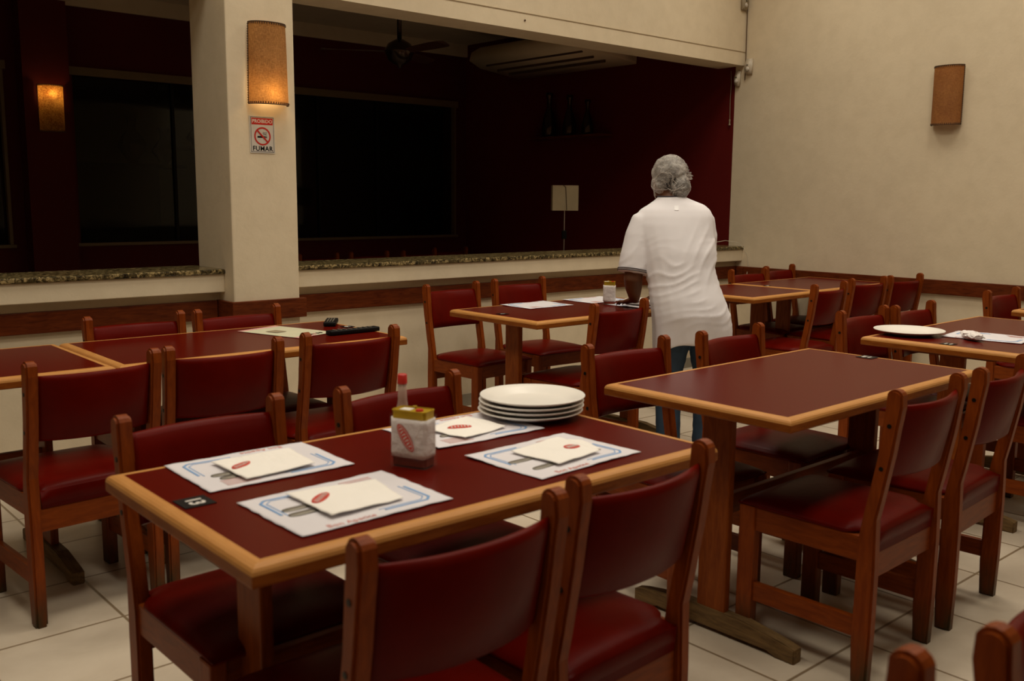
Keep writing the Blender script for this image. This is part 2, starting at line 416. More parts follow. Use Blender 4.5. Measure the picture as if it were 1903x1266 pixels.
# dark room beyond the glazing
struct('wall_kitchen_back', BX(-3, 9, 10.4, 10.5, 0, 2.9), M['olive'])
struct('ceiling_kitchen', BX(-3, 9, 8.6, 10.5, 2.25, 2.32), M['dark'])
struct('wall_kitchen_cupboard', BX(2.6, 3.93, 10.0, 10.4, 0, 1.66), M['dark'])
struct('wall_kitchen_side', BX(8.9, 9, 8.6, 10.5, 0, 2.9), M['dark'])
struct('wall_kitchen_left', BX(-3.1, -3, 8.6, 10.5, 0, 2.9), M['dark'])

# ------------------------------------------------------------------ chair
def make_chair(label):
    t = thing('dining_chair', label, 'chair', group=None)
    W2 = .192; th = .018
    # rear post side profile (y, z); y=0 rear of the foot, +y = forward
    front = [(.046, 0), (.052, .12), (.050, .25), (.050, .40), (.042, .46), (.007, .66), (-.006, .80)]
    back = [(-.052, .80), (-.043, .74), (-.034, .67), (-.010, .53), (0, .48), (-.004, .34), (-.004, .15), (0, 0)]
    arc = []
    for k in range(1, 8):
        a = PI*k/8; arc.append((-.029 + .023*math.cos(a), .824 + .023*math.sin(a)*1.0))
    prof = front + arc + back
    for s in (-1, 1):
        bm = bmesh.new(); prism(bm, prof, s*W2-th, s*W2+th, 0, bev=.006, seg=2)
        post = obj('rear_post', bm, M['chair'], t)
        bm = bmesh.new(); box(bm, s*W2-th, s*W2+th, .376, .430, 0, .425, bev=.005)
        obj('front_leg', bm, M['chair'], t)
        bm = bmesh.new(); box(bm, s*W2-.011, s*W2+.011, .044, .380, .352, .424, bev=.003)
        obj('side_rail', bm, M['chair_h'], t)
        bm = bmesh.new(); box(bm, s*W2-.010, s*W2+.010, .046, .380, .130, .188, bev=.003)
        obj('stretcher', bm, M['chair_h'], t)
        for zz, yy in ((.747, -.017), (.627, -.002)):
            bm = bmesh.new(); tube(bm, [(s*(W2+th-.001), yy-.004, zz), (s*(W2+th+.0015), yy-.004, zz)], .0062, 10)
            obj('bolt', bm, M['bolt'], post)
    obj('front_rail', BX(-W2+th, W2-th, .392, .414, .352, .424, bev=.003), M['chair_x'], t)
    obj('back_rail', BX(-W2+th, W2-th, .012, .034, .302, .376, bev=.003), M['chair_x'], t)
    # seat cushion: crowned superellipse pad
    bm = bmesh.new(); nx, ny = 22, 24
    x0, x1, y0, y1 = -.208, .208, .006, .437
    top = {}
    def hgt(u, v):
        a = max(0, 1-abs(u)**7)*max(0, 1-abs(v)**7)
        return .424 + .028*a**.35 + .012*(1-u*u)*(1-v*v)
    for i in range(nx+1):
        for j in range(ny+1):
            u, v = math.sin(PI*(i/nx-.5)), math.sin(PI*(j/ny-.5))
            x = (x0+x1)/2 + u*(x1-x0)/2; y = (y0+y1)/2 + v*(y1-y0)/2
            # notch between the rear posts
            if y < .075: x *= (.172/.208) + (1-.172/.208)*max(0, (y-.055)/.02) if y > .055 else .172/.208
            rr_ = max(abs(u), abs(v))
            top[i, j] = (bm.verts.new((x, y, hgt(u, v))), u, v)
    for i in range(nx):
        for j in range(ny): bm.faces.new((top[i, j][0], top[i+1, j][0], top[i+1, j+1][0], top[i, j+1][0]))
    bmesh.ops.extrude_face_region
    edge = [top[i, 0][0] for i in range(nx+1)] + [top[nx, j][0] for j in range(1, ny+1)] + [top[i, ny][0] for i in range(nx-1, -1, -1)] + [top[0, j][0] for j in range(ny-1, 0, -1)]
    bot = [bm.verts.new((v.co.x*.985, .233+(v.co.y-.233)*.985, .377 if v.co.y < .03 else .4245)) for v in edge]
    for v in edge: v.co.z = .432
    for i in range(len(edge)):
        j = (i+1) % len(edge); bm.faces.new((edge[j], edge[i], bot[i], bot[j]))
    bm.faces.new(bot); bmesh.ops.recalc_face_normals(bm, faces=bm.faces)
    obj('seat', bm, M['vinyl'], t, True)
    # backrest pad, bowed backwards
    bm = bmesh.new(); n = 20; rings = []
    X = W2-th+.001
    for i in range(n+1):
        u = -1+2*i/n; x = u*X; bow = -.036*(1-u*u)
        puff = .5+.5*(1-abs(u)**6)
        prof_ = []
        T = .0135*puff + .003
        for (dz, k) in [(-.100, 0), (-.094, .8), (-.06, 1.0), (0, 1.15), (.06, 1.0), (.094, .85), (.104, .45)]:
            prof_.append((dz, T*k*1.25))          # front
        for (dz, k) in [(.108, 0), (.104, -.5), (.09, -.85), (0, -.9), (-.09, -.8)]:
            prof_.append((dz, T*k))
        rg = []
        for dz, dy in prof_:
            z = .692+dz; yc = -.006 - .19*dz
            rg.append((x, yc+bow+dy - .004, z + .004*(1-u*u)*(dz < 0)*-1))
        rings.append(rg)
    loft(bm, rings)
    obj('backrest', bm, M['vinyl'], t, True)
    return t
def dup(root, loc, rotz, label=None, group=None):
    r_ = root.copy(); S.collection.objects.link(r_); r_.location = loc; r_.rotation_euler = (0, 0, rotz)
    if label: r_['label'] = label
    if group: r_['group'] = group
    for ch in list(root.children):
        c = ch.copy(); S.collection.objects.link(c); c.parent = r_
        for g_ in list(ch.children):
            d_ = g_.copy(); S.collection.objects.link(d_); d_.parent = c
    return r_
chair0 = None
def chair(kind, mx_, my_, ang, label, group=None, dz=0):
    """mx,my = middle between the two post tops; kind N faces +Y, S faces -Y"""
    global chair0
    a = math.radians(ang) + (PI if kind == 'S' else 0)
    loc = (mx_ - (-math.sin(a))*(-.029), my_ - math.cos(a)*(-.029), dz)
    if chair0 is None:
        chair0 = make_chair(label); chair0.location = loc; chair0.rotation_euler = (0, 0, a); o = chair0
    else: o = dup(chair0, loc, a, label)
    if group: o['group'] = group
    elif 'group' in o: del o['group']
    return o
G1 = 'red vinyl and wood dining chairs'
CH = [
 ('N', .92, 1.15, -1.3, 'red-backed wooden chair on the near side of table 13, left of two, nearest the camera'),
 ('N', 1.392, 1.185, 2.5, 'red-backed wooden chair on the near side of table 13, at its right end'),
 ('S', .935, 2.178, .8, 'red chair behind the left corner of table 13, seat pushed under the top'),
 ('S', 1.495, 2.16, 3.0, 'red chair on the far side of table 13, directly behind the red-capped sauce bottle'),
 ('S', 2.54, 2.262, -2.5, 'red chair behind the left corner of the empty table, just right of the plate stack'),
 ('S', 3.127, 2.243, 1.3, 'red chair behind the empty table in front of the jeans of the person'),
 ('N', 2.61, 1.203, 1.4, 'chair on the near side of the empty table, left one, all four legs showing'),
 ('N', 3.138, 1.217, 3.6, 'wooden chair at the right end of the empty table, next to the picture edge'),
 ('S', 3.459, 4.461, 3, 'red chair against the wall behind the table with cruets, left of two, nearest the pillar'),
 ('S', 4.03, 4.51, -3, 'red chair against the wall behind the table with cruets, right of two'),
 ('N', 3.505, 3.175, 3, 'red chair with its back to the camera left of the standing person'),
 ('S', 1.465, 4.061, -1.5, 'red chair between the left wall table and the wood rail, left one of two'),
 ('S', 1.922, 4.054, 1.5, 'red chair behind the table with the menu sheet, in front of the white pillar'),
 ('N', .977, 3.072, 4, 'leftmost red chair in front of the two tables joined at the left'),
 ('N', 1.415, 3.09, -4, 'middle one of three red chairs in front of the table with the menu sheet'),
 ('N', 1.929, 3.108, -1, 'red chair in front of the black remote controls, right end of its row of three'),
 ('S', 5.95, 4.14, -3, 'small far red chair near the room corner, left of two behind the joined corner tables'),
 ('S', 6.47, 4.218, 3, 'small far red chair in the room corner under the hanging white wire'),
 ('N', 5.33, 3.115, 4, 'left one of three chairs in front of the joined corner tables, with two bolts showing'),
 ('N', 5.93, 3.19, -3, 'middle one of three chairs in front of the joined corner tables'),
 ('N', 6.385, 3.165, -3, 'rightmost of three chairs in front of the corner tables, touching the wall rail'),
 ('S', 4.183, 2.266, -.6, 'red chair behind the single white plate on the right-hand table, left of two'),
 ('S', 4.606, 2.231, 1, 'red chair behind the right-hand table with the crumpled napkin, right of two'),
 ('N', 4.36, 1.262, 2, 'chair at the near side of the right-hand table, mostly cut off by the picture edge'),
 ('S', 5.80, 2.29, -1, 'small chair by the right wall, behind the table cut off at the right edge'),
 ('S', .811, .466, -2, 'blurred chair at bottom right showing only one rounded post top'),
 ('S', 1.33, .418, -1, 'blurred chair in the bottom right corner with a bit of its red backrest showing'),
]
for c_ in CH: chair(*c_, group=None)
for i, (x, y) in enumerate(((4.33, 7.5), (4.89, 7.55), (5.42, 7.5), (5.99, 7.75))):
    chair('N', x, y, (3, -2, 4, -3)[i], 'dark chair beyond the granite sill, ' + ('leftmost of four by the pillar', 'second of four from the pillar', 'third of four from the pillar', 'rightmost of four, beside the paper lamp')[i])

# ------------------------------------------------------------------ table
def make_table(label, L=1.2, Wd=.676, ang=0, bl=(0, 0), seed=0, TH=.755, col_in=.155, name='dining_table'):
    """bl = back-left corner; local x along the length, local y from back to front is negative"""
    t = thing(name, label, 'table', (bl[0], bl[1], 0), ang)
    E = .029; T = .036
    obj('laminate_top', BX(E, L-E, -Wd+E, -E, TH-.024, TH), M['lam'], t)
    bm = bmesh.new()
    # long edgings with mitred ends
    def edging(bm, a, b_, inner_a, inner_b):
        pass
    def ring_strip(p0, p1, q1, q0, m_, nm):
        # p = outer line, q = inner line, as xy; profile with rounded outer top
        bm = bmesh.new()
        prof = [(.06, -T), (0, -T+.003), (0, -.0145), (.055, -.0085), (.18, -.0038), (.38, -.0010), (.62, .0006), (1, .0006), (1, -T)]
        A = []; B = []
        for k, z in prof:
            A.append(bm.verts.new((p0[0]+(q0[0]-p0[0])*k, p0[1]+(q0[1]-p0[1])*k, TH+z)))
            B.append(bm.verts.new((p1[0]+(q1[0]-p1[0])*k, p1[1]+(q1[1]-p1[1])*k, TH+z)))
        bm.faces.new(A); bm.faces.new(list(reversed(B)))
        for i in range(len(prof)):
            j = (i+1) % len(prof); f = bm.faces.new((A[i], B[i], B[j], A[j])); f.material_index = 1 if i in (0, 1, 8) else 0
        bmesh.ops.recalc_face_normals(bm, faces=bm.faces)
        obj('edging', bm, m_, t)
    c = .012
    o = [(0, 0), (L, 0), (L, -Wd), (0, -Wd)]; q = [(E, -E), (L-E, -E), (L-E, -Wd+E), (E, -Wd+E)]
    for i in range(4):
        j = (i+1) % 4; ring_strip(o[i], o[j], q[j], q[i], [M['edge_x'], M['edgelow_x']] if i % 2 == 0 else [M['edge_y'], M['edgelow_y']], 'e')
    yc = -Wd/2
    for x in (col_in, L-col_in):
        obj('pedestal', BX(x-.014, x+.014, yc-.052, yc+.052, .07, TH-.054, bev=.005), M['ped'], t)
        bm = bmesh.new()
        prism(bm, [(yc-.303, 0), (yc-.303, .044), (yc-.27, .052), (yc-.13, .074), (yc+.13, .074), (yc+.27, .052), (yc+.303, .044), (yc+.303, 0), (yc+.24, 0), (yc+.21, .012), (yc-.21, .012), (yc-.24, 0)], x-.021, x+.021, 0, bev=.003)
        obj('foot', bm, M['foot'], t)
        bm = bmesh.new()
        prism(bm, [(yc-.27, TH-.037), (yc-.26, TH-.044), (yc-.16, TH-.062), (yc+.16, TH-.062), (yc+.26, TH-.044), (yc+.27, TH-.037)], x-.02, x+.02, 0)
        obj('crossbar', bm, M['bar'], t)
    obj('stretcher', BX(col_in+.014, L-col_in-.014, yc-.012, yc+.012, .366, .43, bev=.003), M['chair_x'], t)
    return t
T1 = make_table('wooden-edged red table number 13, nearest, with placemats, cruet and plate stack', ang=-.004, bl=(.655, 2.033), col_in=.165)
T2 = make_table('empty wooden-edged red table number 12 with nothing laid on it, right of centre', ang=.012, bl=(2.216, 2.066))
T3 = make_table('red table by the far wall where the person in white leans', ang=0, bl=(3.091, 4.004))
T8 = make_table('red table at the left with the menu sheet and two remote controls', ang=-.004, bl=(1.142, 4.006))
T9 = make_table('red table cut off by the left picture edge, joined end to end to its neighbour', ang=.0, bl=(-.066, 4.010))
T6 = make_table('red table at the right edge with one white plate and a crumpled napkin', ang=.012, bl=(3.892, 2.112))
T4 = make_table('short red table behind the person in white, joined to the corner table', L=.735, ang=.03, bl=(4.895, 4.045))
T5 = make_table('far red table in the room corner touching the right wall rail', L=1.02, ang=.01, bl=(5.650, 4.075))
T7 = make_table('table corner just entering at the right edge near the wall rail', L=1.1, ang=0, bl=(5.55, 2.135))
TZ = .7558
# ------------------------------------------------------------------ number cards
def card(tbl_xy, ang, num, label, size=(.062, .062), f=None):
    bm = bmesh.new(); box(bm, -size[0]/2, size[0]/2, -size[1]/2, size[1]/2, 0, .0012)
    o = obj('number_card', bm, [M['black'], M['white']], None, loc=(tbl_xy[0], tbl_xy[1], TZ), rot=(0, 0, ang))
    bm = bmesh.new(); bm.from_mesh(o.data)
    add_text(bm, num, .042, lambda v: (v.x, v.y, .0016), 1, bold=.0012)
    bm.to_mesh(o.data); bm.free()
    tag(o, label, 'table number')
card((.722, 1.735), -PI/2, '13', 'black table number card with white digits 13 at the left end of the nearest table')
card((3.375, 1.80), PI/2, '12', 'black table number card with white 12 at the far end of the empty table')
card((3.175, 3.675), -PI/2, '1', 'small dark number card on the near left of the table where the person leans', (.05, .05))
card((3.96, 1.76), -PI/2, '11', 'small dark number card in front of the single plate on the right table', (.05, .06))
card((2.30, 3.735), PI/2, '9', 'small number card beside the black remote controls', (.05, .05))
card((5.69, 3.80), -PI/2, '8', 'tiny number card at the joint of the corner tables', (.03, .05))

# ------------------------------------------------------------------ placemats, napkins, cutlery
def mat_wave(x, y, s):
    return .0016 + .0012*(noise.noise(Vector((x*11+s, y*11, s)))+.6) + .0045*max(0, noise.noise(Vector((x*5+3*s, y*5, 7))))*(max(abs(x)/.16, abs(y)/.13)**4 if max(abs(x)/.16, abs(y)/.13) < 1.2 else 1)
def placemat(c, ang, label, seed, w_=.325, h_=.25, group='paper placemats', full=True):
    bm = bmesh.new(); nx, ny = 36, 28; V = {}
    wv = lambda x, y: mat_wave(x, y, seed)
    for i in range(nx+1):
        for j in range(ny+1):
            x = (i/nx-.5)*w_; y = (j/ny-.5)*h_
            if i in (0, nx): x += .003*noise.noise(Vector((y*40, seed, 1)))
            if j in (0, ny): y += .003*noise.noise(Vector((x*40, seed, 2)))
            V[i, j] = bm.verts.new((x, y, wv(x, y)))
    for i in range(nx):
        for j in range(ny): bm.faces.new((V[i, j], V[i+1, j], V[i+1, j+1], V[i, j+1]))
    # blue corner lines at back-left and front-right
    def strip(p, q, wd, mi):
        n = 14; d = (Vector(q)-Vector(p)); L_ = d.length; d.normalize(); nn = Vector((-d.y, d.x))*wd/2; prev = None
        for k in range(n+1):
            c0 = Vector(p)+d*L_*k/n; a, b_ = c0+nn, c0-nn
            A = bm.verts.new((a.x, a.y, wv(a.x, a.y)+.0006)); B = bm.verts.new((b_.x, b_.y, wv(b_.x, b_.y)+.0006))
            if prev: f = bm.faces.new((prev[0], prev[1], B, A)); f.material_index = mi
            prev = (A, B)
    cx, cy = w_/2-.028, h_/2-.026
    for s in (-1, 1):
        X0, Y0 = s*cx, -s*cy
        for off, wd in ((0, .0055), (.0085, .0022)):
            a0 = (X0-s*off, Y0+s*off)
            strip((a0[0]-s*.014, a0[1]), (a0[0]-s*(.112), a0[1]), wd, 1)
            strip((a0[0], a0[1]+s*.014), (a0[0], a0[1]+s*.098), wd, 1)
            strip((a0[0]-s*.014, a0[1]), (a0[0], a0[1]+s*.014), wd, 1)
    # writing
    add_text(bm, 'Bon Apetite', .021, lambda v: (v.x-.055, v.y-.108, wv(v.x-.055, v.y-.108)+.0006), 4)
    # block of small red print
    for k in range(5):
        strip((.045+.006*k, .100-.009*k), (.118, .100-.009*k), .0032, 3)
    o = obj('placemat', bm, [M['paper'], M['blue'], M['redprint'], M['pinkprint'], M['paleprint']], None, True, loc=(c[0], c[1], TZ), rot=(0, 0, ang))
    tag(o, label, 'placemat', group)
    sol = o.modifiers.new('s', 'SOLIDIFY'); sol.thickness = .0004; sol.offset = -1
    return o
def napkin(pts, label, seed, logo, z=.0075, group='white paper napkins'):
    """pts: four world corners in order; logo=(u,v,rot,a,b)"""
    c0 = [sum(p[i] for p in pts)/4 for i in (0, 1)]
    bm = bmesh.new(); n = 26; V = {}
    P = [Vector((p[0]-c0[0], p[1]-c0[1])) for p in pts]
    def at(u, v): return P[0]*(1-u)*(1-v)+P[1]*u*(1-v)+P[2]*u*v+P[3]*(1-u)*v
    def hz(q): return z + .002*noise.noise(Vector((q.x*22, q.y*22, seed))) + .003*noise.noise(Vector((q.x*8, q.y*8, seed+4)))+.002
    for i in range(n+1):
        for j in range(n+1):
            q = at(i/n, j/n); 
            if i in (0, n) or j in (0, n): q = q*(1+.03*noise.noise(Vector((q.x*30, q.y*30, seed))))
            V[i, j] = bm.verts.new((q.x, q.y, hz(q)))
    for i in range(n):
        for j in range(n): bm.faces.new((V[i, j], V[i, j+1], V[i+1, j+1], V[i+1, j]))
    u, v, ra, a, b_ = logo; ctr = at(u, v); m_ = 28
    rp = lambda x, y: ctr+Vector((x*math.cos(ra)-y*math.sin(ra), x*math.sin(ra)+y*math.cos(ra)))
    for k in range(m_):
        for (r0_, r1_) in ((0, .5), (.5, 1)):
            vs = []
            for rr_, kk in ((r0_, k), (r1_, k), (r1_, k+1), (r0_, k+1)):
                if rr_ == 0 and vs and kk != k: continue
                q = rp(a*rr_*math.cos(2*PI*kk/m_), b_*rr_*math.sin(2*PI*kk/m_)); vs.append(bm.verts.new((q.x, q.y, hz(q)+.0011)))
            f = bm.faces.new(vs); f.material_index = 1
    # pale letter strokes across the oval
    for k in range(6):
        xx = a*(-.68+.27*k); 
        st = [(xx-.0016, -b_*.42), (xx+.0016, -b_*.42), (xx+.0016+.002, b_*.42), (xx-.0016+.002, b_*.42)]
        vs = []
        for x, y in st:
            q = rp(x, y); vs.append(bm.verts.new((q.x, q.y, hz(q)+.0017)))
        f = bm.faces.new(vs); f.material_index = 2
    o = obj('paper_napkin', bm, [M['napkin'], M['redprint'], M['white']], None, True, loc=(c0[0], c0[1], TZ))
    sol = o.modifiers.new('s', 'SOLIDIFY'); sol.thickness = .0012; sol.offset = -1
    tag(o, label, 'napkin', group); return o
def cutlery(name, x, y, ang, label, L=.19, z=.0026):
    """handle end at (x,y), pointing along ang; flat rounded handle, neck, blade or tines"""
    bm = bmesh.new(); rings = []
    ws = [(0, .003), (.004, .008), (.015, .0110), (.04, .0110), (.08, .0055), (.10, .0035), (.115, .004)]
    if name == 'knife': ws += [(.125, .009), (.17, .0095), (.19, .0055), (.2, .001)]
    else: ws += [(.125, .009), (.135, .012), (.15, .012)]
    for d, wd in ws: rings.append([(d, -wd, 0), (d, wd, 0), (d, wd*.8, .0018), (d, -wd*.8, .0018)])
    loft(bm, rings)
    if name == 'fork':
        for k in range(4): box(bm, .149, .19, -.0115+k*.0064, -.0115+k*.0064+.0036, .0002, .0016)
    o = obj(name, bm, M['steel'], None, True, loc=(x, y, TZ+z), rot=(0, 0, ang)); tag(o, label, name, 'cutlery under the napkins')
    return o
PM = [((.935, 1.888), PI-.02, 'white placemat with blue corner lines at the back left of table 13'),
      ((.945, 1.552), .01, 'white placemat with blue corner lines at the near left of table 13, in front'),
      ((1.485, 1.866), PI-.03, 'white placemat partly hidden behind the wrapped oil tin and plates'),
      ((1.492, 1.545), .05, 'white placemat at the near right of table 13, right of the oil tin')]
for i, (c, a, l) in enumerate(PM): placemat(c, a, l, 3.3*i+1, w_=.33, h_=.245, group='placemats on table 13')
napkin([(.854, 1.954), (1.043, 1.957), (1.021, 1.80), (.855, 1.787)], 'napkin with red oval over cutlery on the back left placemat', 1, (.20, .42, .62, .033, .0125))
napkin([(.868, 1.648), (1.058, 1.621), (1.030, 1.48), (.868, 1.474)], 'napkin with red oval over cutlery on the near left placemat', 5, (.2, .40, .68, .033, .0135))
napkin([(1.395, 1.905), (1.56, 1.95), (1.57, 1.80), (1.412, 1.77)], 'napkin with red oval on the placemat behind the oil tin', 9, (.42, .42, -.35, .032, .016))
napkin([(1.416, 1.609), (1.592, 1.632), (1.578, 1.478), (1.428, 1.460)], 'crooked napkin with red oval on the near right placemat', 13, (.78, .55, 0.1, .023, .016))
o = napkin([(1.56, 1.640), (1.63, 1.590), (1.605, 1.500), (1.54, 1.55)], 'loose lower fold of napkin poking out right on the near right placemat', 17, (.5, .5, 0, .001, .001), z=.0035)
cutlery('fork', .815, 1.868, -.02, 'fork handle poking out left of the back left napkin')
cutlery('knife', .822, 1.840, .04, 'knife handle poking out left of the back left napkin, in front of the fork')
cutlery('fork', .818, 1.568, .04, 'fork handle poking out left of the near left napkin')
cutlery('knife', .816, 1.538, .02, 'knife handle poking out left of the near left napkin, below the fork')
cutlery('fork', 1.358, 1.547, .0, 'longer fork handle poking out of the near right napkin, left one')
cutlery('knife', 1.369, 1.478, .10, 'knife handle poking out of the near right napkin, nearer the table edge')
cutlery('knife', 1.387, 1.835, .08, 'dark knife tip peeking from the napkin behind the oil tin')
# table 3
placemat((3.595, 3.872), PI, 'placemat left of the wrapped tin on the far wall table', 21, group='placemats on the far table')
placemat((4.06, 3.862), PI, 'placemat behind the wrapped tin on the far wall table', 25, group='placemats on the far table')
placemat((4.085, 3.53), 0.03, 'placemat under the hand of the person on the far wall table', 29, group='placemats on the far table')
# table 6
placemat((4.30, 1.74), -PI/2+.12, 'placemat on the right-hand table beside the crumpled napkin', 33, group='placemats on the right table')
# crumpled napkin with cutlery wrapped in it
bm = bmesh.new(); rings = []
for k in range(12):
    d = k/11; rad = .012+.012*math.sin(PI*min(1, d*1.1))+.004*noise.noise(Vector((k*1.7, 3, 1)))
    rings.append([(d*.16-.08+.006*noise.noise(Vector((k, a_*3, 5))), rad*1.5*math.cos(2*PI*a_/16)*(1+.35*noise.noise(Vector((a_*1.1, k*.9, 2)))), .017+rad*.8*math.sin(2*PI*a_/16)*(1+.45*noise.noise(Vector((a_*1.3, k, 8))))) for a_ in range(16)])
loft(bm, rings)
tag(obj('crumpled_napkin', bm, M['wrapnap'], None, False, loc=(4.175, 1.76, TZ+.002), rot=(0, 0, .75)), 'crumpled white napkin twisted round cutlery right of the single plate', 'napkin')
cutlery('knife', 4.262, 1.815, PI+.75, 'dark knife handle sticking out of the crumpled napkin', z=.018)

# ------------------------------------------------------------------ plates
def plate(c, z, label, group=None, R_=.141):
    bm = bmesh.new()
    lathe(bm, [(0, .0045), (.085, .0045), (.096, .007), (.115, .0155), (R_-.002, .0228), (R_, .0228), (R_+.0012, .0210), (R_-.0005, .0190), (.118, .0112), (.098, .0035), (.082, .0018), (.080, 0), (.074, 0), (.072, .002), (0, .002)], 72)
    o = obj('dinner_plate', bm, M['plate'], None, True, loc=(c[0], c[1], z)); tag(o, label, 'plate', group); return o
pc = (1.722, 1.876)
for k, l in enumerate(('bottom one of the stack of four white plates on table 13', 'second white plate from the bottom of the stack on table 13', 'third white plate, just under the top of the stack on table 13', 'top white plate of the stack on table 13')):
    plate((pc[0]+.002*(k % 2), pc[1]-.002*k), TZ+.0002+.0128*k, l, 'stacked white dinner plates')
plate((4.118, 2.008), TZ, 'single white plate alone on the right-hand table', R_=.148)
plate((4.10, 3.53), TZ+.004, 'white plate under the hand of the person in white', R_=.115)

# ------------------------------------------------------------------ oil tin wrapped in napkins inside a clear holder
def rrect(cx, cy, w_, h_, r_, z, n=5):
    P = []
    for (sx, sy, a0) in ((1, 1, 0), (-1, 1, PI/2), (-1, -1, PI), (1, -1, 3*PI/2)):
        for k in range(n+1):
            a = a0+PI/2*k/n; P.append((cx+sx*(w_/2-r_)+r_*math.cos(a), cy+sy*(h_/2-r_)+r_*math.sin(a), z))
    return P
def cruet(loc, rot, label, w_=.074, d_=.046, H=.125, logo=True, napk=(.022, .107)):
    t = thing('oil_tin_holder', label, 'condiment holder', loc, rot)
    bm = bmesh.new()
    loft(bm, [rrect(0, 0, w_*.97, d_*.95, .008, .0015), rrect(0, 0, w_, d_, .009, .003), rrect(0, 0, w_, d_, .009, .022)]); obj('tin_foot', bm, M['tinred'], t, False)
    bm = bmesh.new()
    loft(bm, [rrect(0, 0, w_-.001, d_-.001, .009, .022), rrect(0, 0, w_-.001, d_-.001, .009, H-.004), rrect(0, 0, w_+.001, d_+.001, .009, H-.003), rrect(0, 0, w_+.001, d_+.001, .009, H), rrect(0, 0, w_-.004, d_-.004, .008, H), rrect(0, 0, w_-.005, d_-.005, .008, H-.002)])
    tin = obj('oil_tin', bm, M['gold'], t, False)
    bm = bmesh.new(); lathe(bm, [(0, .004), (.008, .004), (.009, 0), (0, 0)], 20, (.018, -.004, H-.002)); obj('tin_cap', bm, M['capred'], tin)
    bm = bmesh.new(); box(bm, -.028, -.002, -.012, .010, H-.002, H-.0005); obj('tin_label', bm, M['white'], tin)
    bm = bmesh.new(); lathe(bm, [(0, .006), (.005, .005), (.006, 0), (0, 0)], 16, (-.006, .017, H-.002)); obj('spout', bm, M['gold'], tin)
    bm = bmesh.new(); rings = []
    for k in range(9):
        z = napk[0]+(napk[1]-napk[0])*k/8; rg = rrect(0, 0, w_+.005, d_+.005, .011, z, 8); out = []
        for i, p in enumerate(rg):
            nn = noise.noise(Vector((p[0]*60, p[1]*60, z*50)))*.0012; zz = p[2] + (.004*noise.noise(Vector((p[0]*45, p[1]*45, 3*k))) if k in (0, 8) else 0)
            out.append((p[0]*(1+nn*14), p[1]*(1+nn*18), zz))
        rings.append(out)
    loft(bm, rings); np_ = obj('napkin_wrap', bm, M['wrapnap'], t, True)
    if logo:
        for fy in (-1,):
            bm = bmesh.new(); a, b_ = .034, .012; ra = -1.0; n = 32; yy = fy*(d_/2+.0042)
            cen = (-.004, .066)
            rp = lambda x, y: (cen[0]+x*math.cos(ra)-y*math.sin(ra), yy, cen[1]+x*math.sin(ra)+y*math.cos(ra))
            f = bm.faces.new([bm.verts.new(rp(a*math.cos(2*PI*k/n), b_*math.sin(2*PI*k/n))) for k in range(n)])
            f2 = bm.faces.new([bm.verts.new((lambda q: (q[0], q[1]-.0003, q[2]))(rp(a*.90*math.cos(2*PI*k/n), b_*.80*math.sin(2*PI*k/n)))) for k in range(n)]); f2.material_index = 1
            f3 = bm.faces.new([bm.verts.new((lambda q: (q[0], q[1]-.0005, q[2]))(rp(a*.86*math.cos(2*PI*k/n), b_*.70*math.sin(2*PI*k/n)))) for k in range(n)])
            for k in range(7):
                x = a*(-.66+.21*k); hh_ = b_*.42*(1-abs(k-3)*.09)
                q = [rp(x-.001, -hh_), rp(x+.0012, -hh_), rp(x+.0012, hh_), rp(x-.001, hh_)]
                f = bm.faces.new([bm.verts.new((p[0], p[1]-.0008, p[2])) for p in q]); f.material_index = 1
                q = [rp(x+.0012, hh_*(-1 if k % 2 else .5)), rp(x+.003, hh_*(-1 if k % 2 else .5)), rp(x+.003, hh_*(-.6 if k % 2 else 1)), rp(x+.0012, hh_*(-.6 if k % 2 else 1))]
                f = bm.faces.new([bm.verts.new((p[0], p[1]-.0008, p[2])) for p in q]); f.material_index = 1
            obj('red_logo', bm, [M['redprint'], M['white']], np_)
    bm = bmesh.new()
    loft(bm, [rrect(0, 0, w_+.012, d_+.012, .013, .0), rrect(0, 0, w_+.012, d_+.012, .013, H-.012)], False)
    bm.faces.new([bm.verts.new(p) for p in rrect(0, 0, w_+.012, d_+.012, .013, 0)])
    o = obj('clear_holder', bm, M['acrylic'], t, True)
    sol = o.modifiers.new('s', 'SOLIDIFY'); sol.thickness = .0015
    return t
cruet((1.197, 1.681, TZ+.0003), -1.15, 'gold oil tin wrapped in a white napkin with red oval, on table 13', w_=.085, d_=.047)
c3 = cruet((3.955, 3.665, TZ+.003), -.75, 'small gold oil tin wrapped in white, on the far table left of the person', w_=.062, d_=.055, H=.125, logo=False, napk=(.014, .104))
# sauce bottle
t = thing('sauce_bottle', 'slim sauce bottle with a red cap standing behind the oil tin on table 13', 'bottle', (1.248, 1.795, TZ+.0003))
bm = bmesh.new(); lathe(bm, [(0, 0), (.019, 0), (.021, .003), (.021, .075), (.018, .09), (.0125, .108), (.0108, .12), (.0098, .162), (0, .162)], 28); obj('bottle_body', bm, M['bottle'], t, True)
bm = bmesh.new(); lathe(bm, [(0, .003), (.0185, .003), (.0185, .07), (0, .07)], 28); obj('sauce', bm, M['sauce'], t, True)
bm = bmesh.new(); lathe(bm, [(0, .158), (.0115, .158), (.0115, .160), (.0110, .179), (.0085, .181), (0, .181)], 28); obj('cap', bm, M['capred'], t, True)

